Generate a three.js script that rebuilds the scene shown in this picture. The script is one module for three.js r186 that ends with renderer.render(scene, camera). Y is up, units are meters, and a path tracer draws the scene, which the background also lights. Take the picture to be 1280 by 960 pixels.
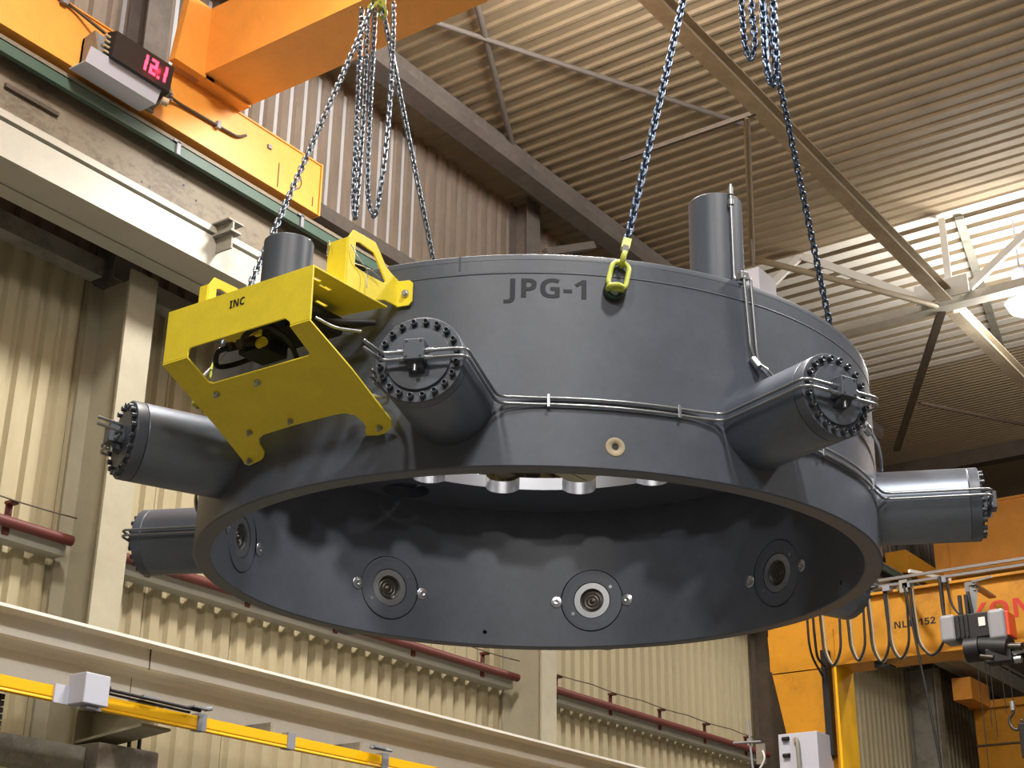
import * as THREE from 'three';
import { mergeGeometries } from 'three/addons/utils/BufferGeometryUtils.js';
import { RoundedBoxGeometry } from 'three/addons/geometries/RoundedBoxGeometry.js';
import { TextGeometry } from 'three/addons/geometries/TextGeometry.js';
import { FontLoader } from 'three/addons/loaders/FontLoader.js';
import { Brush, Evaluator, SUBTRACTION } from 'three-bvh-csg';

// ------------------------------------------------------------------ camera, light, exposure
const scene = new THREE.Scene();
scene.background = new THREE.Color(0x0b0c0e);
const renderer = new THREE.WebGLRenderer({ antialias: true });
renderer.toneMapping = THREE.LinearToneMapping;
renderer.toneMappingExposure = 0.46;
renderer.shadowMap.enabled = true;

const camera = new THREE.PerspectiveCamera(28.858, 1280 / 960, 0.05, 120);
camera.position.set(0, 1.6, 0);
{
  const m = new THREE.Matrix4();
  m.set(0.5780772, -0.3239641, -0.7489152, 0, 0.0111881, 0.9208690, -0.3897116, 0, 0.8159054, 0.2169044, 0.5359580, 0, 0, 0, 0, 1);
  camera.quaternion.setFromRotationMatrix(m);
}
scene.add(camera);

const LAMP_COLOUR = 0xfffaf2;
const LAMP_SPOT = 310;             // candela straight down from each high bay lamp
const LAMP_GLOW = 115;              // candela of the glass in every direction
// [x, y, z, label]; the rows run along the hall
const LAMPS = [
  [9.3, 10.35, -5.88, 'white high bay lamp glowing above the top edge of the picture near the orange girder'],
  [17.95, 10.15, -4.72, 'glaring white high bay lamp hanging below the roof truss at the right'],
  [26.0, 10.2, -1.0, 'added high bay lamp, unseen, lighting the far runway near the second orange bridge crane'],  // added out of view to brighten the far runway beam
  [4.8, 10.95, -5.0, 'high bay lamp close under the roof between the two orange crane girders'],
];
for (const [x, near] of [[1.6, 'left of the bridge crane'], [9.4, 'right of the bridge crane']])
  for (const [z, row] of [[1.4, 'along the middle of the hall']]) LAMPS.push([x, 10.2, z, `high bay lamp ${row}, ${near}`]);
for (const [z, side] of [[-0.5, 'on the crane wall side'], [5, 'near the wall behind the viewer']]) LAMPS.push([-5, 10.2, z, `added high bay fill lamp behind the camera, ${side}`]);  // unseen pair added as fill light for the near face of the ring

// ------------------------------------------------------------------ helpers
const V = (x, y, z) => new THREE.Vector3(x, y, z);
const used = {}, frames = new WeakSet();
function numbered(n) { used[n] = (used[n] ?? -1) + 1; return used[n] ? `${n}_${String(used[n]).padStart(3, '0')}` : n; }
function tag(o, label, category, group) { o.userData = { label, category }; if (group) o.userData.group = group; return o; }
function thing(name, label, category, [x, y, z] = [0, 0, 0], group) {
  const o = new THREE.Group(); o.name = numbered(name); o.position.set(x, y, z); scene.add(o);
  return tag(o, label, category, group);
}
// one named mesh under parent; geometry given in the parent's world-aligned frame unless local is set
function part(name, geos, mat, parent, local = false) {
  let g = Array.isArray(geos) ? merge(geos) : geos;
  if (!local && parent && parent !== scene && !frames.has(parent)) {
    const p = V(0, 0, 0); for (let q = parent; q && q !== scene; q = q.parent) p.add(q.position);
    g = g.clone().translate(-p.x, -p.y, -p.z);
  }
  const m = new THREE.Mesh(g, mat); m.name = name; m.castShadow = m.receiveShadow = true;
  (parent || scene).add(m); return m;
}
function merge(list) {
  list = list.map((g) => { const n = g.index ? g.toNonIndexed() : g.clone(); for (const k of Object.keys(n.attributes)) if (!['position', 'normal', 'uv'].includes(k)) n.deleteAttribute(k); n.clearGroups(); return n; });
  return mergeGeometries(list);
}
// box-projected uv in metres
function boxUV(g) {
  g = g.index ? g.toNonIndexed() : g; const p = g.attributes.position, n = g.attributes.normal, uv = new Float32Array(p.count * 2);
  for (let i = 0; i < p.count; i++) {
    const a = Math.abs(n.getX(i)), b = Math.abs(n.getY(i)), c = Math.abs(n.getZ(i));
    const [u, v] = a > b && a > c ? [p.getZ(i), p.getY(i)] : b > c ? [p.getX(i), p.getZ(i)] : [p.getX(i), p.getY(i)];
    uv[2 * i] = u; uv[2 * i + 1] = v;
  }
  g.setAttribute('uv', new THREE.BufferAttribute(uv, 2)); return g;
}
const box = (x0, x1, y0, y1, z0, z1, r = 0) => boxUV((r ? new RoundedBoxGeometry(x1 - x0, y1 - y0, z1 - z0, 2, r) : new THREE.BoxGeometry(x1 - x0, y1 - y0, z1 - z0)).translate((x0 + x1) / 2, (y0 + y1) / 2, (z0 + z1) / 2));
const shape = (pts, holes = []) => { const s = new THREE.Shape(pts.map((p) => new THREE.Vector2(...p))); for (const h of holes) s.holes.push(new THREE.Path(h.map((p) => new THREE.Vector2(...p)))); return s; };
const extr = (s, d, bevel = 0) => new THREE.ExtrudeGeometry(s, { depth: d - 2 * bevel, bevelEnabled: bevel > 0, bevelSize: bevel, bevelThickness: bevel, bevelOffset: -bevel, bevelSegments: 1, curveSegments: 10 }).translate(0, 0, bevel);
const alongX = (pts, x0, x1) => boxUV(extr(shape(pts.map(([z, y]) => [-z, y])), x1 - x0).rotateY(Math.PI / 2).translate(x0, 0, 0));   // profile (z, y)
const alongZ = (pts, z0, z1) => boxUV(extr(shape(pts), z1 - z0).translate(0, 0, z0));                                                   // profile (x, y)
const alongY = (pts, y0, y1) => boxUV(extr(shape(pts.map(([x, z]) => [x, -z])), y1 - y0).rotateX(-Math.PI / 2).translate(0, y0, 0));    // profile (x, z)
const Iprof = (w, h, tf, tw) => [[-w / 2, 0], [w / 2, 0], [w / 2, tf], [tw / 2, tf], [tw / 2, h - tf], [w / 2, h - tf], [w / 2, h], [-w / 2, h], [-w / 2, h - tf], [-tw / 2, h - tf], [-tw / 2, tf], [-w / 2, tf]];
const rect = (w, h) => [[-w / 2, -h / 2], [w / 2, -h / 2], [w / 2, h / 2], [-w / 2, h / 2]];
const Lprof = (w, t) => [[0, 0], [w, 0], [w, t], [t, t], [t, w], [0, w]];
// bar of a given profile from p to q; the profile's y follows up
function bar(p, q, prof, up = V(0, 1, 0)) {
  const d = q.clone().sub(p), len = d.length(); d.normalize();
  const x = up.clone().cross(d).normalize(), y = d.clone().cross(x);
  const g = boxUV(extr(shape(prof), len));
  return g.applyMatrix4(new THREE.Matrix4().makeBasis(x, y, d).setPosition(p));
}
function rod(p, q, r, seg = 10) {
  const d = q.clone().sub(p), len = d.length();
  return new THREE.CylinderGeometry(r, r, len, seg).applyQuaternion(new THREE.Quaternion().setFromUnitVectors(V(0, 1, 0), d.normalize())).translate((p.x + q.x) / 2, (p.y + q.y) / 2, (p.z + q.z) / 2);
}
// a pipe through points with rounded bends
function pipe(pts, r, bend = 0.03, seg = 7) {
  const c = new THREE.CurvePath(); let at = pts[0], n = 0;
  for (let i = 1; i < pts.length - 1; i++) {
    const a = pts[i - 1], b = pts[i], d = pts[i + 1], l = Math.min(bend, a.distanceTo(b) * 0.49, b.distanceTo(d) * 0.49);
    const s = b.clone().lerp(a, l / a.distanceTo(b)), e = b.clone().lerp(d, l / b.distanceTo(d));
    if (at.distanceTo(s) > 1e-5) c.add(new THREE.LineCurve3(at, s)); c.add(new THREE.QuadraticBezierCurve3(s, b, e)); at = e; n += 2;
  }
  c.add(new THREE.LineCurve3(at, pts[pts.length - 1]));
  const P = []; for (const k of c.curves) { const m = k.isLineCurve3 ? 1 : 5; for (let i = P.length ? 1 : 0; i <= m; i++) P.push(k.getPoint(i / m)); }
  return sweep(P, r, seg);
}
// round tube through a dense polyline, ends capped
function sweep(P, r, seg = 7, squash = 1) {
  const pos = [], idx = []; let nrm = null;
  for (let i = 0; i < P.length; i++) {
    const t = P[Math.min(i + 1, P.length - 1)].clone().sub(P[Math.max(i - 1, 0)]).normalize();
    if (!nrm) nrm = Math.abs(t.y) < 0.9 ? V(0, 1, 0) : V(1, 0, 0);
    nrm = nrm.clone().sub(t.clone().multiplyScalar(nrm.dot(t))).normalize(); const b = t.clone().cross(nrm);
    for (let j = 0; j < seg; j++) { const a = (j / seg) * 2 * Math.PI; const v = P[i].clone().addScaledVector(nrm, Math.cos(a) * r).addScaledVector(b, Math.sin(a) * r * squash); pos.push(v.x, v.y, v.z); }
  }
  for (let i = 0; i < P.length - 1; i++) for (let j = 0; j < seg; j++) { const a = i * seg + j, b = i * seg + (j + 1) % seg; idx.push(a, b, a + seg, b, b + seg, a + seg); }
  for (let j = 1; j < seg - 1; j++) { idx.push(0, j + 1, j); const e = (P.length - 1) * seg; idx.push(e, e + j, e + j + 1); }
  const g = new THREE.BufferGeometry(); g.setAttribute('position', new THREE.Float32BufferAttribute(pos, 3)); g.setIndex(idx); g.computeVertexNormals();
  g.setAttribute('uv', new THREE.Float32BufferAttribute(new Float32Array(pos.length / 3 * 2), 2)); return g;
}
const smooth = (pts, n = 40) => new THREE.CatmullRomCurve3(pts, false, 'centripetal').getPoints(n);
// a closed ring link of round bar: straight length l between the bend centres, bend radius R, bar radius r; lies in xy, long axis x
function linkGeo(l, R, r, na = 7, seg = 7) {
  const P = []; for (let i = 0; i <= na; i++) { const a = -Math.PI / 2 + (i / na) * Math.PI; P.push([l / 2 + R * Math.cos(a), R * Math.sin(a), Math.cos(a), Math.sin(a)]); }
  for (let i = 0; i <= na; i++) { const a = Math.PI / 2 + (i / na) * Math.PI; P.push([-l / 2 + R * Math.cos(a), R * Math.sin(a), Math.cos(a), Math.sin(a)]); }
  const pos = [], nor = [], idx = [], N = P.length;
  for (const [x, y, nx, ny] of P) for (let j = 0; j < seg; j++) { const b = (j / seg) * 2 * Math.PI, c = Math.cos(b), s = Math.sin(b); pos.push(x + r * c * nx, y + r * c * ny, r * s); nor.push(c * nx, c * ny, s); }
  for (let i = 0; i < N; i++) for (let j = 0; j < seg; j++) { const a = i * seg + j, b = i * seg + (j + 1) % seg, c = ((i + 1) % N) * seg + j, d = ((i + 1) % N) * seg + (j + 1) % seg; idx.push(a, c, b, b, c, d); }
  const g = new THREE.BufferGeometry(); g.setAttribute('position', new THREE.Float32BufferAttribute(pos, 3)); g.setAttribute('normal', new THREE.Float32BufferAttribute(nor, 3)); g.setIndex(idx);
  g.setAttribute('uv', new THREE.Float32BufferAttribute(new Float32Array(N * seg * 2), 2)); return g;
}
const lathe = (pts, seg = 48) => new THREE.LatheGeometry(pts.map((p) => new THREE.Vector2(...p)), seg);

// ------------------------------------------------------------------ materials
function rng(s) { return () => { s |= 0; s = s + 0x6D2B79F5 | 0; let t = Math.imul(s ^ s >>> 15, 1 | s); t = t + Math.imul(t ^ t >>> 7, 61 | t) ^ t; return ((t ^ t >>> 14) >>> 0) / 4294967296; }; }
// tileable value noise, octaves of lattice sizes given
function noiseField(N, cells, weights, seed, stretchY = 1) {
  const out = new Float32Array(N * N); 
  cells.forEach((c, k) => {
    const cy = Math.max(1, Math.round(c / stretchY)), R = rng(seed * 97 + k * 13 + 5), g = Array.from({ length: c * cy }, R);
    for (let y = 0; y < N; y++) for (let x = 0; x < N; x++) {
      const fx = x / N * c, fy = y / N * cy, x0 = Math.floor(fx), y0 = Math.floor(fy); let u = fx - x0, v = fy - y0; u = u * u * (3 - 2 * u); v = v * v * (3 - 2 * v);
      const a = g[y0 % cy * c + x0 % c], b = g[y0 % cy * c + (x0 + 1) % c], d = g[(y0 + 1) % cy * c + x0 % c], e = g[(y0 + 1) % cy * c + (x0 + 1) % c];
      out[y * N + x] += weights[k] * ((a * (1 - u) + b * u) * (1 - v) + (d * (1 - u) + e * u) * v - 0.5);
    }
  });
  return out;
}
function mottle(css, amp, metres, seed, { tint = null, stretch = 1, N = 256, cells = [4, 9, 23, 64, 128], weights = [1, 0.8, 0.6, 0.5, 0.5] } = {}) {
  const c = new THREE.Color(css).convertLinearToSRGB(), t = tint ? new THREE.Color(tint).convertLinearToSRGB() : null, f = noiseField(N, cells, weights, seed, stretch), d = new Uint8Array(N * N * 4);
  for (let i = 0; i < N * N; i++) {
    const k = 1 + f[i] * amp, m = t ? Math.min(1, Math.max(0, -f[i] * 1.6 - 0.15)) : 0;
    ['r', 'g', 'b'].forEach((ch, j) => { const v = c[ch] * (1 - m) + (t ? t[ch] * m : 0); d[4 * i + j] = Math.max(0, Math.min(255, v * k * 255)); }); d[4 * i + 3] = 255;
  }
  const x = new THREE.DataTexture(d, N, N); x.wrapS = x.wrapT = THREE.RepeatWrapping; x.magFilter = THREE.LinearFilter; x.minFilter = THREE.LinearMipmapLinearFilter; x.generateMipmaps = true; x.colorSpace = THREE.SRGBColorSpace; x.repeat.set(1 / metres, 1 / metres); x.needsUpdate = true; return x;
}
const std = (color, roughness = 0.5, metalness = 0, o = {}) => new THREE.MeshStandardMaterial({ color, roughness, metalness, side: THREE.DoubleSide, ...o });
const tex = (css, amp, metres, seed, roughness, o = {}, more = {}) => new THREE.MeshStandardMaterial({ map: mottle(css, amp, metres, seed, o), roughness, metalness: 0, side: THREE.DoubleSide, ...more });
const M = {
  ring: tex('#505662', 0.08, 1.3, 3, 0.42),
  barrel: tex('#757d8a', 0.06, 0.9, 35, 0.4, {}, { metalness: 0.8 }),
  ringDark: std('#373d49', 0.5),
  weld: std('#6d6f74', 0.45, 0.4),
  bore: std('#a7abb4', 0.38, 0.85),
  steel: std('#a9adb3', 0.35, 0.9),
  bright: std('#c9cdd4', 0.28, 0.9),
  bolt: std('#565a61', 0.35, 0.75),
  boltTop: std('#6e7076', 0.35, 0.9),
  tube: std('#9a9ea3', 0.33, 0.85),
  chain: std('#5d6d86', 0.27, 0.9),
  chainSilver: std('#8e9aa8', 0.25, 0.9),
  lime: std('#b9c04a', 0.42),
  black: std('#15161a', 0.5),
  steelDark: std('#54504b', 0.4, 0.8),
  rubber: std('#101114', 0.6),
  yellow: tex('#efd938', 0.04, 0.6, 7, 0.5),
  plug: std('#a89a80', 0.55),
  creamSheet: [tex('#a3987a', 0.04, 1.7, 11, 0.62, { stretch: 3 }), tex('#9e9376', 0.04, 1.6, 12, 0.62, { stretch: 3 })],
  dustSheet: [tex('#8c8075', 0.07, 1.9, 13, 0.7, { stretch: 2 }), tex('#887c71', 0.07, 1.7, 14, 0.7, { stretch: 2 })],
  troughLight: std('#c9ccd2', 0.45),  // pale colour standing in for light in the wall troughs
  deck: [tex('#897a63', 0.06, 2.1, 15, 0.7), tex('#857760', 0.06, 1.9, 16, 0.7)],
  deckLit: tex('#dcd8cf', 0.04, 1.8, 17, 0.5),  // lit bands of the far roof decking, put into the colour
  trussSteel: tex('#b9b6ad', 0.06, 1.2, 33, 0.5),
  festoon: std('#85888c', 0.4, 0.7),
  deckFine: tex('#8d7e65', 0.05, 2.0, 18, 0.7),
  cream: tex('#a3a196', 0.03, 1.1, 19, 0.5),
  paleBeam: tex('#e2e0d8', 0.03, 1.1, 36, 0.5),
  creamWarm: tex('#9b9581', 0.04, 1.3, 20, 0.55),
  greySteel: tex('#86847a', 0.08, 1.2, 21, 0.6, { tint: '#78766c' }),
  tanWeb: tex('#746b5c', 0.08, 1.5, 22, 0.62, { tint: '#615749', stretch: 0.5 }),
  roofSteel: tex('#a99d88', 0.10, 1.2, 23, 0.55),
  eaves: tex('#6a6460', 0.12, 1.2, 24, 0.7),
  white: std('#dcdcd8', 0.5),
  orange: tex('#eea348', 0.04, 1.1, 25, 0.45),
  amber: tex('#bf8418', 0.05, 1.0, 26, 0.45, { tint: '#b37a16' }),
  green: std('#3f574c', 0.55),
  greenDark: std('#1d3a30', 0.45),
  rail: std('#7b756c', 0.5, 0.5),
  red: std('#5a2822', 0.55),
  grey: std('#868992', 0.5),
  lilac: std('#b9bcca', 0.5),
  railYellow: std('#f2b807', 0.45),
  gearbox: tex('#7d766b', 0.12, 0.7, 27, 0.6),
  brownSteel: tex('#4c4238', 0.14, 1.1, 28, 0.6),
  concrete: tex('#615d56', 0.14, 2.4, 29, 0.75, { tint: '#524f49' }),
  wallPlain: tex('#6f695e', 0.08, 2.2, 30, 0.8),
  redPrint: std('#c4301f', 0.5),
  blackPrint: std('#17181c', 0.6),
  bluePrint: std('#161c27', 0.65),
  lampGlass: std('#ffffff', 0.4, 0, { emissive: LAMP_COLOUR, emissiveIntensity: 6 }),
  digit: std('#ff3a55', 0.4, 0, { emissive: '#ff3a58', emissiveIntensity: 8 }),
  coverGrey: std('#8d8f96', 0.45),
  orangeCap: std('#d4492a', 0.45),
};
const font = await new FontLoader().loadAsync('fonts/droid/droid_sans_bold.typeface.json');
const mono = await new FontLoader().loadAsync('fonts/droid/droid_serif_bold.typeface.json');
// flat lettering 1 mm thick, left edge at 0, baseline at 0, scaled to the width and cap height given
function letters(text, width, height, f = font) {
  const g = new TextGeometry(text, { font: f, size: 1, depth: 1, curveSegments: 4, bevelEnabled: false }); g.computeBoundingBox(); const b = g.boundingBox;
  g.translate(-b.min.x, 0, 0); const c = new TextGeometry('H', { font: f, size: 1, depth: 1, bevelEnabled: false }); c.computeBoundingBox();
  return g.scale(width / (b.max.x - b.min.x), height / c.boundingBox.max.y, 0.0012);
}

// ------------------------------------------------------------------ the hall
function struct(name, geo, mat) { const m = part(numbered(name), geo, mat, scene); m.userData = { kind: 'structure' }; return m; }
struct('floor', box(-9, 38, -0.2, 0, -10.4, 9.4), M.concrete);
const wallLeft = struct('wall_left', box(-9, 38, 0, 11.6, -10.4, -10.06), M.dustSheet[0]);
struct('wall_right', box(-9, 38, 0, 11.6, 9.2, 9.4), M.wallPlain);
struct('wall_back', box(-9.2, -9, 0, 11.6, -10.4, 9.4), M.wallPlain);
struct('wall_end', box(38, 38.2, 0, 11.6, -10.4, 9.4), M.dustSheet[1]);
const ceiling = struct('ceiling', box(-9, 38, 11.47, 11.6, -10.4, 9.4), M.deckFine);
{ // wall cladding: one trapezoidal sheet of five ribs at a time, three tiers
  const W = 1.06, prof = [];
  for (let i = 0; i < 5; i++) { const x = i * 0.212; prof.push([x, -10.045], [x + 0.03, -10.045], [x + 0.055, -10], [x + 0.157, -10], [x + 0.182, -10.045]); }
  prof.push([W - 0.006, -10.045], [W - 0.006, -10.062], [0, -10.062]);
  const tiers = [[0, 5.06, M.creamSheet], [5.06, 7.72, M.creamSheet], [7.72, 11.46, M.dustSheet]];
  for (const [y0, y1, mats] of tiers) {
    const g = alongY(prof, y0, y1);
    for (let i = 0; i < 38; i++) { const m = part(numbered('cladding_sheet'), g, mats[(i * 7 + (i >> 1)) % 2], wallLeft, true); m.position.x = -2.06 + i * W; }
  }
  // pale strips painting the light caught in the troughs of the upper tier
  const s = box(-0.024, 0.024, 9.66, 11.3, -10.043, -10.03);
  for (let i = 0; i < 22; i++) { const m = part(numbered('lit_trough_strip'), s, M.troughLight, wallLeft, true); m.position.x = 7.48 + 0.002 + i * 0.212 + (0.212 * 3 - 0.0) * 0 ; }
  // roof decking: ribs run across the hall
  const deck = (pitch, n, d, web, pan) => { const p = []; for (let i = 0; i < n; i++) { const x = i * pitch; p.push([x, 11.4], [x + pan, 11.4], [x + pan + web, 11.4 + d], [x + pitch - web, 11.4 + d]); } p.push([n * pitch - 0.004, 11.4], [n * pitch - 0.004, 11.4 + d + 0.012], [0, 11.4 + d + 0.012]); return alongZ(p, -10.05, 9.2); };
  const a = deck(0.207, 5, 0.024, 0.03, 0.04);
  for (let i = 0; i < 25; i++) { const m = part(numbered('deck_sheet'), a, M.deck[(i * 5 + (i >> 2)) % 2], ceiling, true); m.position.x = 17.27 - (i + 1) * 1.035; }
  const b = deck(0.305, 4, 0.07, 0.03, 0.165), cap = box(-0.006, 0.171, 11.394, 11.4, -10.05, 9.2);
  for (let i = 0; i < 4; i++) { const m = part(numbered('deck_sheet'), b, M.deck[0], ceiling, true); m.position.x = 17.27 + i * 1.22; for (let k = 0; k < 4; k++) { const q = part('lit_flange', cap, M.deckLit, m, true); q.position.x = k * 0.305; } }  // white caps paint the lit faces of the ribs
  const c = deck(0.11, 10, 0.025, 0.016, 0.02);
  for (let i = 0; i < 14; i++) { const m = part(numbered('deck_sheet'), c, M.deckFine, ceiling, true); m.position.x = 22.15 + i * 1.1; }
}

// ------------------------------------------------------------------ wall steelwork
const COL = [1.3, 7.65, 14.0, 20.35, 26.7, 33.05];
const colLabel = ['cream steel wall column nearest the camera, left of the orange end carriage', 'broad wall column with a lit cream flange behind the two left cylinders', 'pale steel wall column seen below the middle of the hanging ring', 'dark steel wall column behind the leg of the yellow jib crane', 'blue-grey steel wall column right of the yellow jib crane leg', 'far steel wall column beyond the second orange bridge crane'];
COL.forEach((x, i) => {
  const t = thing('steel_column', colLabel[i], 'column', [x, 0, -9.725]);
  const mat = i === 3 ? M.brownSteel : i === 4 ? M.greySteel : M.creamWarm;
  part('shaft', alongY([[x - 0.15, -9.45], [x + 0.15, -9.45], [x + 0.15, -9.475], [x + 0.012, -9.475], [x + 0.012, -9.975], [x + 0.15, -9.975], [x + 0.15, -9.999], [x - 0.15, -9.999], [x - 0.15, -9.975], [x - 0.012, -9.975], [x - 0.012, -9.475], [x - 0.15, -9.475]], 0, 7.558), mat, t);
  part('upper_post', alongY([[x - 0.14, -9.7], [x + 0.14, -9.7], [x + 0.14, -9.72], [x + 0.01, -9.72], [x + 0.01, -9.975], [x + 0.14, -9.975], [x + 0.14, -9.995], [x - 0.14, -9.995], [x - 0.14, -9.975], [x - 0.01, -9.975], [x - 0.01, -9.72], [x - 0.14, -9.72]], 7.55, 11.4), M.eaves, t);
  if (i < 3) {
    part('corbel', [alongX([[-9.449, 3.5], [-8.72, 3.56], [-8.72, 3.73], [-9.449, 3.73]], x - 0.012, x + 0.012), alongX([[-9.449, 3.48], [-8.7, 3.545], [-8.7, 3.565], [-9.449, 3.5]], x - 0.14, x + 0.14), box(x - 0.14, x + 0.14, 3.73, 3.75, -9.449, -8.7)], mat, t);
  }
});
const bayName = ['left of the broad left column', 'from the broad left column to the middle column', 'from the middle column to the dark column', 'beyond the dark column'];
for (let b = 0; b < 4; b++) {
  const x0 = COL[b] + 0.16, x1 = COL[b + 1] - 0.16;
  const g = part(numbered('wall_girt'), alongX([[-10.0, 5.02], [-9.84, 5.02], [-9.84, 5.15], [-9.86, 5.15], [-9.86, 5.04], [-10.0, 5.04]], x0, x1), M.cream, scene);
  tag(g, `pale wall rail under the red pipe, ${bayName[b]}`, 'wall rail', 'wall rails under the red pipe');
  const u = part(numbered('wall_girt'), alongX([[-10.0, 7.58], [-9.83, 7.58], [-9.83, 7.75], [-9.85, 7.75], [-9.85, 7.6], [-10.0, 7.6]], x0, x1), M.greySteel, scene);
  tag(u, `grey wall rail below the upper runway, ${bayName[b]}`, 'wall rail', 'wall rails below the upper runway');
  const w = part(numbered('wall_girt'), alongX([[-10.0, 9.49], [-9.88, 9.49], [-9.88, 9.65], [-10.0, 9.65]], x0, x1), M.eaves, scene);
  tag(w, `dark wall rail above the upper runway, ${bayName[b]}`, 'wall rail', 'wall rails above the upper runway');
  if (b < 3) { // red pipe on its brackets with a thin wire above
    const t = thing('fire_pipe', `dark red wall pipe, ${bayName[b]}`, 'pipe', [(x0 + x1) / 2, 5.14, -9.78], 'red wall pipes');
    part('tube', rod(V(x0, 5.14, -9.78), V(x1, 5.14, -9.78), 0.045, 14), M.red, t);
    for (let k = 0; k < 5; k++) { const x = x0 + 0.55 + k * 1.22; part('hanger', [box(x - 0.03, x + 0.03, 5.05, 5.31, -9.84, -9.825), box(x - 0.035, x + 0.035, 5.295, 5.32, -9.85, -9.76)], M.red, t); }
    const wr = part(numbered('wire'), smooth2wire(x0, x1), M.brownSteel, scene); tag(wr, `thin wire above the red pipe, ${bayName[b]}`, 'wire', 'wires above the red pipes');
  }
}
function smooth2wire(x0, x1) { const P = []; for (let i = 0; i <= 20; i++) { const s = i / 20; P.push(V(x0 + (x1 - x0) * s, 5.33 - 0.018 * Math.sin(Math.PI * ((s * 5) % 1)), -9.75)); } return sweep(P, 0.007, 5); }

{ // upper crane runway along the wall
  const t = thing('crane_runway', 'long cream crane runway beam high on the wall carrying the orange end carriage', 'beam', [15, 7.56, -9.1]);
  part('box_beam', alongX([[-9.37, 7.56], [-8.85, 7.56], [-8.85, 7.85], [-8.95, 7.85], [-8.95, 7.888], [-8.85, 7.888], [-8.85, 7.95], [-9.09, 7.95], [-9.37, 7.95]], 2, 37.5), M.cream, t);
  part('soffit_rib', box(2, 37.5, 7.545, 7.562, -9.2, -9.18), M.cream, t);
  part('web', box(2, 37.5, 7.95, 8.6, -9.12, -9.09), M.tanWeb, t);
  part('top_flange', box(2, 37.5, 8.6, 8.635, -9.3, -8.93), M.tanWeb, t);
  part('rail', box(2, 37.5, 8.635, 8.68, -9.13, -9.07), M.rail, t);
  part('conductor_strip', box(2, 37.5, 8.5, 8.595, -8.99, -8.94), M.green, t);
  for (const x of [5.2, 7.42, 9.0, 10.9]) part('strip_clip', [box(x - 0.02, x + 0.02, 8.49, 8.615, -8.94, -8.92), box(x - 0.06, x + 0.02, 8.6, 8.62, -8.99, -8.92)], M.grey, t);
  part('splice_bracket', [box(7.84, 7.96, 7.84, 7.86, -8.86, -8.62), box(7.89, 7.91, 7.7, 7.97, -8.86, -8.66), box(7.84, 8.02, 7.965, 7.98, -8.9, -8.66)], M.greySteel, t);
  for (const [x, y] of [[7.2, 8.162], [7.29, 8.155], [7.66, 8.35], [7.82, 8.27]]) part('bolt_hole', rod(V(x, y, -9.092), V(x, y, -9.086), 0.012, 10), M.black, t);
  part('bar_stop', box(5.75, 6.27, 8.31, 8.345, -9.09, -9.06), M.brownSteel, t);
}
{ // lower runway, with its conductor rail
  const t = thing('crane_runway', 'lower pale crane runway beam crossing the bottom left behind the yellow conductor rail', 'beam', [10, 3.75, -8.9]);
  part('rail_beam', alongX([[-8.95, 4.145], [-8.81, 4.145], [-8.8, 4.0], [-8.82, 3.985], [-8.96, 3.985], [-8.97, 3.965], [-8.99, 3.95], [-8.99, 3.75], [-9.2, 3.75], [-9.2, 4.145]], 2, 22), M.paleBeam, t);
  part('top_flange', box(2, 22, 4.145, 4.168, -9.2, -8.65), M.paleBeam, t);
  part('seam', [box(7.6, 7.606, 3.75, 3.95, -8.992, -8.988), box(7.6, 7.606, 3.99, 4.145, -8.81, -8.796)], M.brownSteel, t);
  const r = thing('conductor_rail', 'bright yellow conductor rail with grey joint clamps along the lower runway', 'rail', [9, 3.62, -8.62]);
  const cuts = [2, 8.0, 8.99, 10.18, 13, 16];
  for (let i = 0; i + 1 < cuts.length; i++) part('rail_section', alongX([[-8.66, 3.575], [-8.6, 3.575], [-8.6, 3.582], [-8.606, 3.592], [-8.6, 3.602], [-8.6, 3.676], [-8.66, 3.676]], cuts[i] + 0.03, cuts[i + 1] - 0.03), M.railYellow, r);
  for (const x of cuts.slice(1, 5)) part('joint_clamp', box(x - 0.045, x + 0.045, 3.57, 3.7, -8.67, -8.592), M.grey, r);
  for (const x of [3.4, 5.6, 8.8, 9.9, 11.6]) part('hanger', box(x - 0.015, x + 0.015, 3.67, 3.76, -8.99, -8.64), M.greySteel, r);
  const f = thing('feed_box', 'pale lilac grey junction box on the yellow conductor rail', 'junction box', [6.82, 3.65, -8.5]);
  part('housing', box(6.72, 6.94, 3.56, 3.775, -8.6, -8.42, 0.008), M.lilac, f);
  part('collar', box(6.6, 7.02, 3.56, 3.69, -8.6, -8.585), M.lilac, f);
  part('gland', box(6.78, 6.88, 3.535, 3.562, -8.52, -8.45), M.grey, f);
  const c = thing('collector_arm', 'dark thin collector rods lying on the yellow rail right of the junction box', 'collector', [7.5, 3.71, -8.55]);
  part('arm', [rod(V(6.98, 3.71, -8.53), V(7.93, 3.705, -8.55), 0.012), rod(V(6.98, 3.69, -8.56), V(7.85, 3.685, -8.58), 0.01)], M.black, c);
  part('end_cap', rod(V(6.95, 3.71, -8.53), V(7.02, 3.71, -8.53), 0.03, 12), M.black, c);
  part('clip', [box(7.35, 7.5, 3.715, 3.73, -8.57, -8.53), box(7.82, 7.98, 3.715, 3.728, -8.57, -8.5), rod(V(7.96, 3.72, -8.53), V(8.02, 3.735, -8.53), 0.018)], M.grey, c);
  const d = thing('collector_arm', 'small grey current collector clip on the yellow rail below the ring', 'collector', [10.1, 3.71, -8.55]);
  part('arm', [rod(V(9.92, 3.71, -8.55), V(10.2, 3.72, -8.55), 0.014), box(9.95, 10.1, 3.715, 3.735, -8.57, -8.52)], M.grey, d);
}
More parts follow.
